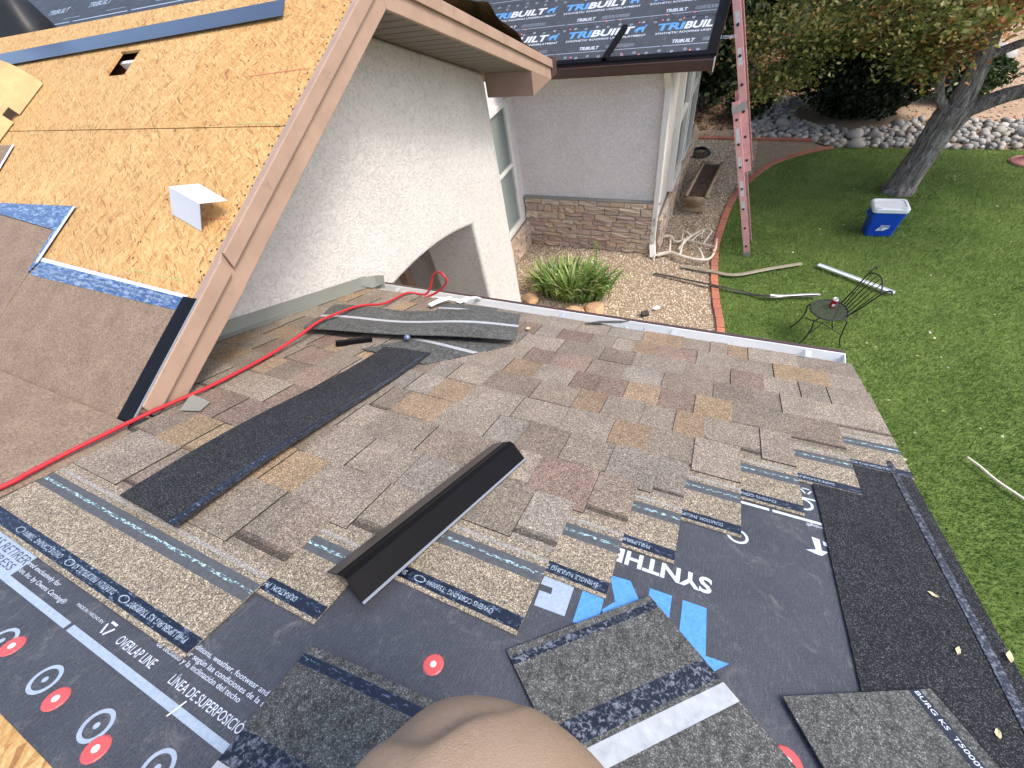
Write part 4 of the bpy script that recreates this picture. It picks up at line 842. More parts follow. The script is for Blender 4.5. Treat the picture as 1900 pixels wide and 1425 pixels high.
# plastic sheet over the far slope
ps = MB(); nx, ny = 30, 26
G_ = [[None]*(ny+1) for _ in range(nx+1)]
for i_ in range(nx+1):
    for k in range(ny+1):
        u, v = i_/nx, k/ny; b_ = math.sin(u*7+1)*math.sin(v*9+u*4); amp = .075*math.exp(-((v-.46)/.34)**2)*(.25+.75*(u**1.5))
        G_[i_][k] = (-2.5+.94*u+.02*math.sin(v*20), .35+1.60*v+.03*math.sin(u*9), .012+amp*(1+.35*b_)+.012*abs(math.sin(u*23+v*15)))
for i_ in range(nx):
    for k in range(ny): ps.add([G_[i_][k], G_[i_+1][k], G_[i_+1][k+1], G_[i_][k+1]], [(0, 1, 2, 3)])
obj('plastic_sheet', ps, K['sheet'], None, far, True, label='black plastic sheeting bunched over the far gable slope', cat='plastic sheet')
# ================================================================== PERSON (the photographer's bent leg)
leg_path = [(x+.020, y+.010, z+.08) for x, y, z in ((-.05, -.62, -.50), (-.055, -.50, -.475), (-.062, -.36, -.435), (-.066, -.25, -.405), (-.066, -.17, -.388), (-.062, -.115, -.385), (-.060, -.095, -.41), (-.058, -.10, -.46), (-.056, -.13, -.54), (-.055, -.17, -.61), (-.055, -.21, -.70), (-.055, -.22, -.79))]
leg_r = [.118, .118, .112, .105, .100, .093, .090, .086, .082, .074, .062, .058]
NR = 240
sp_ = smooth_path(leg_path, 26); rr_ = np.interp(np.linspace(0, len(leg_r)-1, len(sp_)), range(len(leg_r)), leg_r)
pm = MB(); pm.tube([(p[0], p[1], p[2]+EYE) for p in sp_], list(rr_), NR, sq=1.02)
XV = np.array(pm.v); CC = np.repeat(np.array(sp_)+np.array([0, 0, EYE]), NR, axis=0)[:len(XV)]; NN = XV-CC; NN /= np.linalg.norm(NN, axis=1)[:, None]+1e-9
X_, Y_, Z_ = XV.T
topw = np.clip(1-(EYE-.37-Z_)/.05, 0, 1)
def crease(px, py, ang, amp, wr, wl, y0, yw):
    nx, ny = -math.sin(ang), math.cos(ang); e = (X_-px)*nx+(Y_-py)*ny; t = (X_-px)*math.cos(ang)+(Y_-py)*math.sin(ang)
    e = e+.006*np.sin(t*60)+.003*np.sin(t*140+1)
    sg = 1/(1+np.exp(np.clip(e/.0016, -60, 60))); f_ = sg*np.exp(np.minimum(e, 0)/wr)*.55-(1-sg)*np.exp(-np.maximum(e, 0)/wl)
    return amp*f_*np.exp(-((t-y0)/yw)**2)*topw
disp = crease(-.082, -.030, math.atan2(-.75, -.66)+math.pi, .0065, .030, .020, -.02, .055)
disp += crease(-.115, -.065, math.atan2(-.6, -.8)+math.pi, .004, .020, .014, -.02, .05)
disp += .0016*np.sin(X_*45+Y_*31)+.0012*np.sin(Y_*83-X_*24+Z_*40)
XV = XV+NN*disp[:, None]; pm.v = [tuple(p) for p in XV]
pers = thing('person', 'person crouching in tan work trousers, only a bent knee in view', 'person', (-.055, -.2, EYE-.75))
lo = obj('trousers', pm, K['fabric'], pers, MI, True)
bt = MB(); bt.tube([(-.04, -.27, EYE-.665), (-.04, -.22, EYE-.685), (-.04, -.13, EYE-.725), (-.04, -.06, EYE-.757), (-.04, -.035, EYE-.768)], [.035, .046, .044, .040, .022], 14); obj('boot', bt, K['boot'], pers, MI, True)
# ================================================================== LADDER
ld = thing('extension_ladder', 'faded red fibreglass extension ladder leaning on the rear roof edge', 'ladder', (.52, 6.75, 0))
lean = -.2965
def lp(y, z, off=0): return Vector((.512+lean*z+off, y, z))
LN = Vector((lean, 0, 1)).normalized(); LS_ = Vector((1, 0, -lean)).normalized()     # across the rail depth
def rail(y, z0, z1, off, mat, outw):
    m = MB(); prof = [(-.04, 0), (.04, 0), (.04, .030), (.034, .030), (.034, .006), (-.034, .006), (-.034, .030), (-.04, .030)]
    m.sweep([(a, b*outw) for a, b in prof], lp(y, z0)+LS_*off, lp(y, z1)+LS_*off, LS_, Vector((0, 1, 0))); return obj('rail', m, mat, ld)
rail(6.545, .03, 2.12, 0, K['pink'], 1); rail(6.965, .03, 2.12, 0, K['pink'], -1)
rail(6.575, 1.25, 4.05, .078, K['pink'], 1); rail(6.935, 1.25, 4.05, .078, K['pink'], -1)
def rungs(off, z0, z1, y0, y1):
    z = z0
    while z < z1:
        m = MB(); c = lp(0, z)+LS_*off; m.tube([(c.x, y0, c.z), (c.x, y1, c.z)], .016, 10); obj('rung', m, K['alu'], ld)
        for yy in (y0-.004, y1+.004):
            d = MB(); d.tube([(c.x, yy-.0015, c.z), (c.x, yy+.0015, c.z)], .017, 10); obj('rung_end', d, K['hole'], ld)
        z += .29
rungs(0, .18, 2.05, 6.542, 6.968); rungs(.078, 1.40, 4.0, 6.572, 6.938)
for yy, off, z in ((6.537, 0, 2.04), (6.567, .078, 2.04), (6.537, 0, .04)):
    m = MB(); c = lp(yy, z)+LS_*off; a = LS_*.045; b = LN*.045; o_ = Vector((0, -.006, 0))
    vs_ = [c-a-b, c+a-b, c+a+b, c-a+b]; m.add(vs_+[q+o_ for q in vs_], [(4, 5, 6, 7), (0, 1, 5, 4), (1, 2, 6, 5), (2, 3, 7, 6), (3, 0, 4, 7)]); obj('bracket', m, K['alu'], ld)
for yy, off, z, hgt in ((6.5436, 0, 1.72, .10), (6.5436, 0, 1.40, .08), (6.5436, 0, 1.05, .11), (6.5436, 0, .80, .07), (6.5736, .078, 2.55, .09), (6.5736, .078, 2.9, .07)):
    m = MB(); c = lp(yy, z)+LS_*off; a = LS_*.022; b = LN*hgt; m.add([c-a-b, c+a-b, c+a+b, c-a+b], [(0, 1, 2, 3)]); st_ = obj('sticker', m, K['sticker'], ld)
# ================================================================== COOLER
MC = Matrix.Translation((2.22, 7.49, 0)) @ Matrix.Rotation(R_(3), 4, 'Z')
co_ = put('cooler', None, None, MC, 'blue cooler with a white lid standing on the lawn by the tree', 'cooler')
def rrect(w_, d_, r, n=5):
    P = []
    for cx, cy, a in ((w_-r, d_-r, 0), (-w_+r, d_-r, 90), (-w_+r, -d_+r, 180), (w_-r, -d_+r, 270)):
        for k in range(n+1): q = R_(a+90*k/n); P.append((cx+r*math.cos(q), cy+r*math.sin(q)))
    return P
def loft(rings):
    m = MB(); n = len(rings[0][0]); vs_ = [(x, y, z) for P, z in rings for x, y in P]
    fs = [(i*n+j, i*n+(j+1) % n, (i+1)*n+(j+1) % n, (i+1)*n+j) for i in range(len(rings)-1) for j in range(n)]+[tuple(range(n-1, -1, -1)), tuple((len(rings)-1)*n+j for j in range(n))]
    return m.add(vs_, fs)
obj('body', loft([(rrect(.165, .115, .04), .0), (rrect(.17, .12, .04), .012), (rrect(.205, .145, .045), .39)]), K['cooler_blue'], co_, MC)
lid = obj('lid', loft([(rrect(.213, .153, .05), .391), (rrect(.22, .16, .055), .40), (rrect(.22, .16, .055), .445), (rrect(.205, .145, .05), .462), (rrect(.175, .115, .04), .464), (rrect(.168, .108, .04), .452)]), K['cooler_white'], co_, MC)
for x in (-.15, .15): obj('hinge', MB().box(x-.03, x+.03, -.155, -.125, .4625, .474), K['cooler_white'], co_, MC, bevel=.004)
for sx in (-1, 1): obj('handle', MB().tube([(sx*.20, -.07, .33), (sx*.225, -.06, .31), (sx*.225, .06, .31), (sx*.20, .07, .33)], .012, 8), K['cooler_blue'], co_, MC)
FF = MC @ frame((0, -.1325, .12), (1, 0, 0), (0, -.065, .998), (0, -.998, -.065))
m = MB(); m.add([(-.075, -.005, .012), (.02, -.002, .012), (.085, .05, .012), (.03, .055, .012), (-.05, .05, .012)], [(0, 1, 2, 3, 4)]); obj('logo', m, K['white_metal'], co_, FF)
m = MB(); text_on(m, 'IGLOO', (-.04, .066), .11, .022, 0, .012, bold=.04, shear=.15); obj('lettering', m, K['white_metal'], co_, FF)
m = MB(); text_on(m, 'TL', (-.05, .010), .05, .03, 0, .0135, bold=.03, shear=.2); obj('lettering', m, K['cooler_blue'], co_, FF)
# ================================================================== CHAIR AND CAN
CX, CY, SZ = 1.40, 4.90, .45
MCH = Matrix.Translation((CX, CY, 0)) @ Matrix.Rotation(R_(12), 4, 'Z')
chr_ = put('chair', None, None, MCH, 'black wrought-iron chair with a round mesh seat on the lawn', 'chair')
m = MB(); m.tube([(.19*math.cos(q), .19*math.sin(q), SZ) for q in np.linspace(0, 2*math.pi, 33)], .009, 8); obj('seat_rim', m, K['iron'], chr_, MCH, True)
m = MB(); 
for k in range(-10, 11):
    c = k*.0182; l_ = math.sqrt(max(.186**2-c*c, 0)); m.box(-l_, l_, c-.0030, c+.0030, SZ-.003, SZ+.001); m.box(c-.0030, c+.0030, -l_, l_, SZ+.0012, SZ+.004)
obj('seat_mesh', m, K['mesh'], chr_, MCH, kind='stuff')
for sy in (-1, 1):
    m = MB(); m.tube([tuple(p) for p in smooth_path([(-.11, sy*.13, SZ-.005), (-.17, sy*.15, SZ-.06), (-.16, sy*.15, .28), (-.19, sy*.16, .12), (-.25, sy*.17, .0)], 5)], .008, 7); obj('leg', m, K['iron'], chr_, MCH, True)
    m = MB(); m.tube([tuple(p) for p in smooth_path([(.10, sy*.15, SZ-.005), (.16, sy*.15, SZ-.05), (.175, sy*.15, .28), (.19, sy*.16, .12), (.24, sy*.17, .0)], 5)], .008, 7); obj('leg', m, K['iron'], chr_, MCH, True)
    m = MB(); m.tube([tuple(p) for p in smooth_path([(.15, sy*.12, SZ), (.22, sy*.15, SZ+.15), (.30, sy*.19, SZ+.36), (.34, sy*.21, SZ+.43), (.37, sy*.235, SZ+.435), (.375, sy*.235, SZ+.40)], 5)], .008, 7); obj('back_post', m, K['iron'], chr_, MCH, True)
m = MB(); m.tube([tuple(p) for p in smooth_path([(.305, -.195, SZ+.37), (.325, -.1, SZ+.43), (.335, 0, SZ+.45), (.325, .1, SZ+.43), (.305, .195, SZ+.37)], 5)], .008, 7); obj('back_rail', m, K['iron'], chr_, MCH, True)
for q in (-.6, -.3, 0, .3, .6):
    m = MB(); m.tube([(.175, q*.16, SZ), (.25, q*.21, SZ+.22), (.325, q*.25, SZ+.43-abs(q)*.04)], .0055, 6); obj('back_rod', m, K['iron'], chr_, MCH, True)
m = MB(); m.tube([(-.15, -.14, .2), (0, 0, .24), (.17, .14, .2)], .006, 6); m.tube([(-.15, .14, .2), (0, 0, .24), (.17, -.14, .2)], .006, 6); obj('brace', m, K['iron'], chr_, MCH, True)
MCN = Matrix.Translation((CX+.03, CY+.06, SZ+.005)) 
can = put('drink_can', None, None, MCN, 'red drink can standing on the iron chair seat', 'can')
m = MB(); m.lathe([(.0, 0), (.026, 0), (.033, .008), (.033, .105)], 18); obj('body', m, K['can_red'], can, MCN, True)
m = MB(); m.lathe([(.033, .105), (.027, .118), (.026, .120), (.024, .117), (0, .117)], 18); obj('top', m, K['silver'], can, MCN, True)
m = MB(); m.box(-.018, .012, -.036, -.0335, .03, .06); obj('white_print', m, K['white_metal'], can, MCN)
# ================================================================== STRIPS AND BARS ON THE LAWN
def bar(name, pts, wv, hh_, mat, **kw):
    m = MB(); m.tube([tuple(p) for p in smooth_path(pts, 4)], wv, 6, sq=hh_); return obj(name, m, mat, None, MI, **kw)
m = MB(); a, b = Vector((1.434, 6.418, .05)), Vector((2.282, 5.926, .05)); d = (b-a).normalized(); s_ = Vector((-d.y, d.x, 0))
m.sweep([(-.03, 0), (.03, 0), (.03, .018), (.027, .018), (.027, .003), (-.027, .003), (-.027, .018), (-.03, .018)][::-1], a, b, s_, Vector((0, 0, 1))); obj('metal_channel', m, K['white_metal'], None, MI, label='straight white metal channel lying on the lawn behind the chair', cat='metal channel')
bar('metal_strip', [(-.751, 5.825, .03), (-.2, 5.72, .05), (.3, 5.62, .06), (.609, 5.595, .03), (.85, 5.52, .08), (1.1, 5.62, .05), (1.428, 5.673, .07)], .022, .35, K['bronze_metal'], label='twisted dark metal strip running from the gravel to the iron chair', cat='metal strip')
bar('metal_strip', [(.85, 5.535, .10), (1.0, 5.58, .075), (1.3, 5.66, .085), (1.44, 5.68, .09)], .02, .4, K['alu'], label='bright bent end of metal strip just behind the iron chair', cat='metal strip')
bar('metal_strip', [(-.375, 6.083, .03), (.0, 6.02, .05), (.366, 5.972, .05), (.8, 6.2, .05), (1.23, 6.421, .05)], .034, .3, simple('weathered_tan_metal', (.26, .225, .16), .6, var=.2), label='bent weathered metal strip between the antlers and the white channel', cat='metal strip')
bar('branch', [(2.62, 3.44, .06), (2.70, 3.36, .06), (2.80, 3.25, .05), (2.95, 3.12, .05), (3.15, 2.95, .05)], .012, 1, K['antler'], label='pale peeling stick lying on the lawn at the right', cat='stick')
# fallen leaves on the lawn
fx, fy = scatter(95, .4, 4.8, 3.2, 10.2, lawn_poly); n = len(fx); v = np.zeros((n, 4, 3)); a = rng.uniform(0, 6.28, n); s_ = rng.uniform(.009, .022, n)
for k in range(4): v[:, k] = np.stack([fx+s_*np.cos(a+k*1.57), fy+s_*.7*np.sin(a+k*1.57), .045+rng.uniform(0, .02, n)], 1)
put('fallen_leaves', npmesh('fallen_leaves', v.reshape(-1, 3), np.arange(4*n).reshape(-1, 4), K['leaf'], np.array([(.5, .5, .30), (.42, .38, .16), (.5, .46, .34)])[rng.integers(0, 3, n)]), label='small pale fallen leaves scattered over the lawn', cat='leaves', kind='stuff')
# ================================================================== GRAVEL COURT THINGS
planter = thing('lily_clump', 'clump of green strap-leaved lilies in the gravel court', 'plant', (-1.85, 5.1, 0))
def blades(n, cx, cy, rx_, ry_, L0, L1, w0, cols):
    V, F, C = [], [], []
    for _ in range(n):
        a = rng.uniform(0, 6.28); r = math.sqrt(rng.uniform(0, 1)); bx, by = cx+rx_*r*math.cos(a), cy+ry_*r*math.sin(a); out = a+rng.normal(0, .7); L = rng.uniform(L0, L1); lf = rng.uniform(.5, 1.1); c = cols[rng.integers(len(cols))]*rng.uniform(.7, 1.25); k0 = len(V); w_ = w0*rng.uniform(.7, 1.3)
        sd2 = np.array([-math.sin(out), math.cos(out), 0])
        for i in range(6):
            t = i/5; p = np.array([bx+math.cos(out)*L*lf*.6*t**1.4, by+math.sin(out)*L*lf*.6*t**1.4, L*(t-.42*lf*t**2.4)]); ww = w_*(1-t**2.2)+.0008; V += [p-sd2*ww, p+sd2*ww+np.array([0, 0, .004])]
        for i in range(5): F.append((k0+2*i, k0+2*i+1, k0+2*i+3, k0+2*i+2)); C.append(c)
    return np.array(V), np.array(F), np.array(C)
cols = np.array([(.15, .26, .055), (.21, .33, .07), (.10, .20, .06), (.33, .40, .12), (.44, .46, .20)])
V, F, C = blades(560, -1.88, 5.12, .52, .24, .35, .68, .017, cols); put('foliage', npmesh('foliage', V, F, K['leaf'], C), planter, kind='stuff')
for (x, y, H_, lx, ly) in ((-1.50, 5.2, .86, .0, .05), (-1.45, 5.12, .62, .18, -.05), (-1.28, 5.05, .60, .22, -.02), (-1.7, 5.0, .55, .03, -.05), (-1.62, 5.15, .55, -.05, .02), (-2.0, 5.05, .45, 0, -.1), (-1.36, 4.95, .42, .15, -.08)):
    m = MB(); m.tube([(x, y, 0), (x+lx*.3, y+ly*.3, H_*.5), (x+lx, y+ly, H_)], [.006, .005, .003], 5, c=(.12, .22, .05))
    for k in range(60):
        t = .25+.75*k/60; p = Vector((x+lx*t*t, y+ly*t*t, H_*t)); a = k*2.4; L = .09*(1.15-t*.6); d = Vector((math.cos(a), math.sin(a), .55)); s2 = Vector((-math.sin(a), math.cos(a), 0))*.007
        cc = tuple(cols[k % 4]*random.uniform(.8, 1.3)); m.add([p-s2, p+s2, p+d*L*.6+s2*.8, p+d*L+Vector((0, 0, -.01)), p+d*L*.6-s2*.8], [(0, 1, 2, 3, 4)], 0, cc)
    obj('flower_stem', m, K['leaf'], planter)
def boulder(x, y, sx, sy, sz_, lab, seed, rot=0):
    bm = bmesh.new(); bmesh.ops.create_icosphere(bm, subdivisions=3, radius=1); rr = np.random.default_rng(seed); d = rr.normal(size=(9, 3))
    for vv in bm.verts:
        p = vv.co.copy()
        for q in d:
            q_ = Vector(q).normalized(); e = p.dot(q_)
            if e > .72: p -= q_*(e-.72)
        vv.co = p*(1+.03*math.sin(9*p.x+7*p.y)); vv.co.x *= sx; vv.co.y *= sy; vv.co.z *= sz_
    me = bpy.data.meshes.new('boulder'); bm.to_mesh(me); bm.free(); me.materials.append(K['boulder'])
    put('boulder', me, None, Matrix.Translation((x, y, sz_*.35)) @ Matrix.Rotation(rot, 4, 'Z'), lab, 'boulder', 'sandstone boulders round the lilies')
boulder(-1.38, 4.76, .17, .15, .12, 'orange sandstone boulder at the lower right of the lilies', 3, .4); boulder(-1.66, 4.62, .17, .12, .12, 'flat orange boulder just above the gutter below the lilies', 4, .1); boulder(-2.42, 4.80, .13, .12, .10, 'orange boulder beside the white wall at the left of the lilies', 5)
m = MB(); m.box(-.05, .05, -.035, .035, 0, .06); obj('black_block', m, K['rubber'], None, Matrix.Translation((-.69, 4.86, .01)) @ Matrix.Rotation(.5, 4, 'Z') @ Matrix.Rotation(.4, 4, 'X'), bevel=.004, label='small black rubber block on the gravel above the gutter', cat='block')
m = MB(); m.add([(-.06, -.03, .02), (.0, -.05, .035), (.06, .02, .02), (.0, .05, .045)], [(0, 1, 2, 3)]); m.add([(-.06, -.03, .019), (.0, -.05, .034), (.06, .02, .019), (.0, .05, .044)], [(3, 2, 1, 0)]); obj('paper_scrap', m, K['paper'], None, Matrix.Translation((-.56, 5.02, 0)), label='white paper scrap on the gravel near the black block', cat='paper scrap')
# antlers
def antler(lab, beam, tines, r=.022):
    t = thing('antler', lab, 'antler', (beam[0][0], beam[0][1], 0), 'shed antlers by the downspout'); sp2 = smooth_path(beam, 5); k = len(sp2)
    m = MB(); m.tube([tuple(p) for p in sp2], [r*1.2*(1-.65*i/k) for i in range(k)], 9); obj('beam', m, K['antler'], t, MI, True)
    for f_, tip in tines:
        p = sp2[int(f_*(k-1))]; tp = np.array(tip); md = (p+tp)/2+np.array([0, 0, .03]); q = smooth_path([p, md, tp], 5); m = MB(); m.tube([tuple(x) for x in q], [r*.75*(1-.85*i/len(q)) for i in range(len(q))], 8); obj('tine', m, K['antler'], t, MI, True)
antler('long white antler curving along the gravel in front of the downspout', [(-.80, 6.30, .04), (-.62, 6.36, .07), (-.45, 6.26, .10), (-.22, 6.20, .10), (-.02, 6.24, .10), (.04, 6.42, .15), (.03, 6.62, .22)], [(.18, (-.66, 6.68, .16)), (.36, (-.44, 6.60, .22)), (.62, (-.22, 6.44, .16)), (.8, (.02, 6.30, .20)), (.02, (-.83, 6.18, .05))], .028)
antler('pale branching antler lying between the log trough and the long antler', [(-.80, 6.83, .05), (-.68, 6.84, .07), (-.58, 6.70, .06), (-.42, 6.74, .08), (-.2, 6.62, .12), (.04, 6.52, .14)], [(.55, (-.5, 6.98, .12)), (.7, (-.16, 6.93, .16)), (.85, (-.05, 6.86, .2))], .022)
antler('short upright antler fork with a cut base beside the brick edging', [(-.50, 6.52, .03), (-.44, 6.70, .08), (-.36, 6.84, .10), (-.20, 6.95, .16), (-.10, 6.92, .2), (-.07, 6.80, .18)], [(.4, (-.55, 6.92, .14)), (.6, (-.2, 6.78, .1))], .026)
# log trough
tr = thing('log_planter', 'hollowed log trough filled with dry soil on the gravel', 'planter', (-.42, 8.4, 0))
MT = frame((-.46, 7.70, .17), (.996, -.087, 0), (.087, .996, 0), (0, 0, 1))
m = MB(); no = 14; out_ = [(.19*math.cos(math.pi+math.pi*k/no), .17*math.sin(math.pi+math.pi*k/no)) for k in range(no+1)]; inn = [(.145*math.cos(2*math.pi-math.pi*k/no), .10*math.sin(2*math.pi-math.pi*k/no)) for k in range(no+1)]
m.prism([(a, b+.14) for a, b in out_+inn], 0, 1.42, ax=1); m.prism([(a*.99, b*.99+.14) for a, b in out_], -.02, .05, ax=1); m.prism([(a*.99, b*.99+.14) for a, b in out_], 1.37, 1.43, ax=1); obj('trough', m, K['log'], tr, MT, True)
m = MB(); m.box(-.14, .14, .05, 1.37, .09, .105); obj('soil', m, K['soil'], tr, MT)
m = MB(); m.tube([(-.17, .10, -.12), (.17, .10, -.12)], .055, 10); m2 = MB(); obj('cradle', m, K['log'], tr, MT); m2.tube([(-.17, 1.2, -.12), (.17, 1.2, -.12)], .055, 10); obj('cradle', m2, K['log'], tr, MT)
m = MB()
for k in range(4): m.tube([(-.66+.20*math.cos(q)*(1-.1*k), 10.2+.22*math.sin(q)*(1-.1*k), .015+.022*k) for q in np.linspace(0, 6.28, 25)], .011, 6)
obj('hose_coil', m, K['rubber'], None, MI, True, label='black garden hose coiled on the gravel against the side wall', cat='hose')
# birdbath base on the far lawn
bb = thing('birdbath', 'pink pedestal dish on the lawn at the right edge', 'birdbath', (4.42, 10.0, 0))
m = MB(); m.lathe([(.0, .0), (.19, .0), (.20, .02), (.17, .045), (.06, .075), (.045, .12), (.03, .13), (0, .13)], 26, o=(4.42, 10.0, 0)); obj('base', m, K['pinkfeeder'], bb, MI, True)
m = MB(); m.tube([(4.42, 10.0, .12), (4.42, 10.0, 1.3)], .014, 8); obj('pole', m, K['iron'], bb)
# ================================================================== TREES AND SHRUBS
def leafcloud(P, size, cols, up_bias=.6, jit=.35):
    n = len(P); nrm_ = rng.normal(size=(n, 3)); nrm_[:, 2] = np.abs(nrm_[:, 2])+up_bias; nrm_ /= np.linalg.norm(nrm_, axis=1)[:, None]
    t = rng.normal(size=(n, 3)); t -= nrm_*(t*nrm_).sum(1)[:, None]; t /= np.linalg.norm(t, axis=1)[:, None]; b = np.cross(nrm_, t); s = (size*rng.uniform(1-jit, 1+jit, n))[:, None]
    pts = [P-t*s, P-t*s*.2+b*s*.62+nrm_*s*.18, P+t*s*.35+b*s*.40+nrm_*s*.1, P+t*s, P+t*s*.35-b*s*.40+nrm_*s*.1, P-t*s*.2-b*s*.62+nrm_*s*.18]
    v = np.stack(pts, 1).reshape(-1, 3); base_ = (np.arange(n)*6)[:, None]; f = np.concatenate([base_+np.array([[0, 3, 2, 1]]), base_+np.array([[0, 5, 4, 3]])], 1).reshape(-1, 4)
    return v, f, np.repeat(cols, 2, 0)
tree = thing('maple_tree', 'furrowed tree with green and rust-red leaves standing on the lawn', 'tree', (2.65, 8.85, 0))
m = MB(); tk = smooth_path([(2.62, 8.85, -.05), (2.64, 8.85, .15), (2.68, 8.86, .5), (2.74, 8.87, 1.0), (2.80, 8.88, 1.25)], 5); m.tube([tuple(p) for p in tk], list(np.interp(np.linspace(0, 1, len(tk)), [0, .08, .25, .6, .85, 1], [.30, .235, .195, .18, .21, .20])), 22)
for i_, (x, y, z) in enumerate(m.v): q = i_ % 22; k_ = 1+.07*math.sin(q*2.0+z*2)+.05*math.sin(q*3.9); c0 = (2.7, 8.86); m.v[i_] = (c0[0]+(x-c0[0])*k_, c0[1]+(y-c0[1])*k_, z)
obj('trunk', m, K['bark'], tree, MI, True)
limbs = [([(2.78, 8.88, 1.15), (2.80, 8.9, 1.6), (2.74, 8.95, 2.2), (2.8, 9.05, 3.0), (2.9, 9.2, 4.2), (2.9, 9.3, 5.4)], .155, .03),
         ([(2.84, 8.86, 1.15), (3.2, 8.78, 1.38), (3.6, 8.7, 1.55), (4.3, 8.6, 2.0), (5.2, 8.4, 2.9)], .115, .04),
         ([(2.72, 8.85, 1.15), (2.50, 8.78, 1.40), (2.36, 8.72, 1.75), (2.26, 8.7, 2.2), (1.9, 8.6, 2.9), (1.4, 8.5, 3.5)], .065, .015),
         ([(2.80, 8.93, 1.8), (3.3, 9.1, 1.95), (3.9, 9.2, 2.15), (4.8, 9.4, 2.9)], .06, .02), ([(2.76, 8.95, 2.3), (3.3, 8.9, 2.5), (4.0, 8.8, 3.0), (4.6, 8.6, 3.9)], .06, .02),
         ([(2.77, 9.0, 2.4), (2.2, 9.5, 2.6), (1.2, 9.9, 3.0), (.4, 10.1, 3.3)], .05, .012), ([(2.78, 9.0, 2.7), (2.5, 8.3, 3.0), (2.0, 7.6, 3.6), (1.5, 7.0, 4.3)], .05, .012), ([(2.8, 9.05, 3.0), (3.2, 9.9, 3.4), (3.4, 10.8, 4.0)], .05, .012)]
for P, a, b in limbs:
    sp2 = smooth_path(P, 6); m = MB(); m.tube([tuple(p) for p in sp2], list(np.linspace(a, b, len(sp2))), 12); obj('limb', m, K['bark'], tree, MI, True)
tw = MB()
for _ in range(140):
    P, a, b = limbs[random.randrange(len(limbs))]; sp2 = smooth_path(P, 6); p = sp2[random.randrange(len(sp2)//2, len(sp2))]; d = rng.normal(size=3); d[2] = d[2]*.35; d = d/np.linalg.norm(d)*random.uniform(.4, 1.0); q = p+d
    tw.tube([tuple(p), tuple(p+d*.5+rng.normal(0, .05, 3)), tuple(q)], [.010, .007, .003], 5, caps=False)
obj('twigs', tw, K['bark'], tree, kind='stuff')
# crown: clumps hung through the volume
cl = []
while len(cl) < 230:
    x, y, z = rng.uniform(-.6, 6.2), rng.uniform(6.6, 12.0), rng.uniform(1.55, 5.6)
    e = ((x-2.9)/3.5)**2+((y-9.3)/2.9)**2+((z-3.7)/2.35)**2
    if e > 1 or e < .18 and rng.random() < .6: continue
    xe = x*8.8/y; low = (1.55 if xe < .45 else (2.10 if xe < 1.8 else (1.90 if xe < 2.3 else 2.25)))+.10*math.sin(x*5+y*3)
    if (EYE-z)/y > (EYE-low)/8.8: continue
    if z > 3.4 and rng.random() < .6: continue
    if z > 2.6 and x > 3.6 and rng.random() < .2: continue
    cl.append((x, y, z))
for q in ((.35, 8.7, 1.62), (.15, 8.8, 1.55), (.55, 8.6, 1.82), (.1, 8.9, 2.0), (.9, 8.6, 2.14), (1.3, 8.6, 2.18), (1.7, 8.5, 2.16), (2.0, 8.5, 1.90), (2.12, 8.5, 1.80), (2.1, 8.6, 2.05), (2.3, 8.7, 2.15), (2.6, 8.7, 2.35), (3.0, 8.7, 2.4), (-.1, 9.2, 2.2), (1.1, 8.6, 2.25), (.6, 8.8, 2.2), (1.9, 8.5, 2.3), (3.3, 8.8, 2.5), (3.6, 8.8, 2.5)): cl += [q, (q[0]+.15, q[1]+.1, q[2]+.12)]
cl = np.array(cl); n = 66000; ci = rng.integers(0, len(cl), n); P = cl[ci]+rng.normal(size=(n, 3))*np.array([.21, .21, .085])
gcol = np.array([(.26, .27, .06), (.17, .20, .045), (.34, .32, .09), (.10, .135, .03), (.46, .43, .18), (.14, .17, .04)]); rcol = np.array([(.56, .19, .07), (.60, .30, .09), (.50, .27, .08), (.40, .14, .06), (.54, .42, .15), (.32, .16, .06)])
redp = np.clip((P[:, 0]-1.8)/1.0, 0, .9)*.85+.25*(np.sin(cl[ci][:, 0]*5+cl[ci][:, 1]*3) > .75); rd = rng.random(n) < redp
C = np.where(rd[:, None], rcol[rng.integers(0, 6, n)], gcol[rng.integers(0, 6, n)])*rng.uniform(.7, 1.3, (n, 1))
V, F, C2 = leafcloud(P, .034, C, .8); put('crown', npmesh('crown', V, F, K['leaf'], C2), tree, kind='stuff')
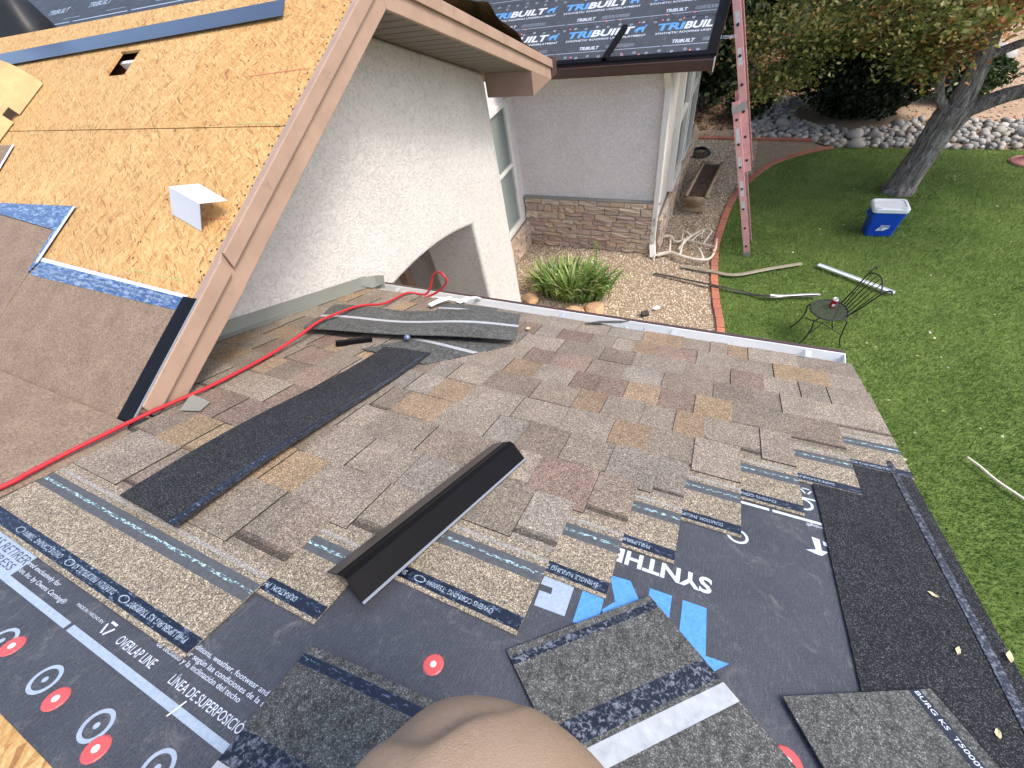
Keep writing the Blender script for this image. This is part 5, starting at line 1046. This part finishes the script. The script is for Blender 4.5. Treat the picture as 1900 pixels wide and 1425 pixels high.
def shrub(name, lab, cat, c, rx_, ry_, h_, n, size, cols, taper=0, trunk=.08, grp=None, skirt=.0):
    t = thing(name, lab, cat, (c[0], c[1], 0), grp)
    u = rng.random(n)**.8; a = rng.uniform(0, 6.28, n); zz = skirt+(h_-skirt)*u
    prof = np.sqrt(np.clip(1-(2*u-1)**2*(.9 if not taper else .55), 0, 1))*(1-taper*u) if not taper else (1-u)**.75*(.92)+.06
    rad = np.clip(rng.normal(.9, .12, n), .2, 1.08)*(1+.13*np.sin(a*5+zz*6)+.08*np.sin(a*11-zz*9))
    P = np.stack([c[0]+rx_*prof*rad*np.cos(a), c[1]+ry_*prof*rad*np.sin(a), zz], 1)
    C = cols[rng.integers(0, len(cols), n)]*rng.uniform(.6, 1.4, (n, 1)); V, F, C2 = leafcloud(P, size, C, .2, .5); put('crown', npmesh('crown', V, F, K['leaf'], C2), t, kind='stuff')
    m = MB(); m.tube([(c[0], c[1], -.05), (c[0]+.05, c[1], h_*.8)], [trunk, trunk*.3], 8); obj('trunk', m, K['bark'], t)
    # inner mass of twigs and needles
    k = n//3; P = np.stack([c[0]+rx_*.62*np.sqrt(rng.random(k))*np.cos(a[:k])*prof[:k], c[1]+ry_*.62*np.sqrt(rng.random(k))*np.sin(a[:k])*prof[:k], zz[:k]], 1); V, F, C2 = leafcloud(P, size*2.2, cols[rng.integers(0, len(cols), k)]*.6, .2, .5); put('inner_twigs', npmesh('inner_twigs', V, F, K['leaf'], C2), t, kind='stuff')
dkc = np.array([(.012, .022, .010), (.018, .030, .012), (.010, .016, .008), (.026, .040, .014)])
shrub('round_shrub', 'dark rounded evergreen shrub behind the river stones and tree', 'shrub', (2.2, 12.35), 1.40, 1.1, 2.45, 12000, .05, dkc, 0, .07)
mdc = np.array([(.022, .042, .012), (.032, .055, .016), (.015, .028, .010), (.045, .065, .02)])
TG = 'background evergreens'
shrub('conifer', 'dark conifer standing directly behind the ladder and side wall', 'conifer', (-1.0, 13.2), 1.15, 1.1, 5.2, 7000, .07, mdc, 1, .1, TG, .15)
shrub('conifer', 'tall dark conifer between the ladder and the thin bare trunk', 'conifer', (-.1, 15.6), 1.6, 1.4, 6.5, 7500, .08, mdc, 1, .12, TG, .5)
shrub('conifer', 'far broad conifer above the leaf litter behind the tree', 'conifer', (1.4, 19.2), 2.3, 1.8, 7.5, 7500, .10, mdc, 1, .14, TG, .3)
shrub('conifer', 'far conifer at the left behind the rear roof corner', 'conifer', (-2.6, 18.5), 2.1, 1.9, 7.5, 6000, .10, mdc, 1, .14, TG, .3)
shrub('conifer', 'far conifer behind the rust-red part of the tree', 'conifer', (4.4, 22.0), 2.2, 2.0, 7.5, 6000, .11, mdc, 1, .14, TG, .3)
shrub('low_shrub', 'low green shrub at the foot of the ladder background, on leaf litter', 'shrub', (.05, 12.3), .45, .4, .6, 1500, .045, mdc, 0, .03)
shrub('low_shrub', 'small green shrub on the tan soil right of the tree trunk', 'shrub', (4.1, 13.2), .6, .5, .7, 1800, .05, mdc*1.6, 0, .03)
shrub('low_shrub', 'sparse low shrub in front of the far conifer, by the thin trunk', 'shrub', (1.9, 16.2), .8, .7, 1.0, 2200, .06, mdc*1.3, 0, .03)
for x, y, h_, lab in ((.80, 14.2, 3.6, 'thin bare trunk rising from the leaf litter, left one'), (1.15, 15.2, 3.8, 'thin bare trunk rising from the leaf litter, right one behind the other')):
    t = thing('young_tree', lab, 'tree', (x, y, 0), 'thin trunks in the leaf litter'); m = MB(); m.tube([(x, y, -.05), (x+.03, y, h_*.5), (x+.1, y, h_)], [.07, .055, .03], 9); obj('trunk', m, K['bark'], t, MI, True)
    k = 900; P = np.array([x, y, h_])+rng.normal(size=(k, 3))*np.array([.7, .7, .5]); V, F, C2 = leafcloud(P, .07, mdc[rng.integers(0, 4, k)]*1.6); put('crown', npmesh('crown', V, F, K['leaf'], C2), t, kind='stuff')
lx, ly = scatter(6000, -1.2, 2.2, 11.6, 17.5, [(-1.2, 11.4), (.2, 11.6), (.6, 13.4), (2.2, 13.6), (2.2, 17.5), (-1.2, 17.5)]); n = len(lx); P = np.stack([lx, ly, rng.uniform(-.045, -.01, n)], 1)
V, F, C2 = leafcloud(P, .045, np.array([(.25, .12, .06), (.32, .19, .11), (.18, .08, .04), (.38, .26, .16)])[rng.integers(0, 4, n)], 2.5); put('leaf_litter', npmesh('leaf_litter', V, F, K['leaf'], C2), label='brown leaf litter on the soil behind the ladder', cat='leaf litter', kind='stuff')
boulder2 = None
for (x, y, r, lab) in ((5.05, 15.3, .33, 'grey boulder at the corner of the pale path'), (4.3, 11.6, .0, '')):
    if r: put('boulder', rock_meshes[2], None, Matrix.Translation((x, y, r*.35)) @ Matrix.Scale(r, 4), lab, 'boulder')
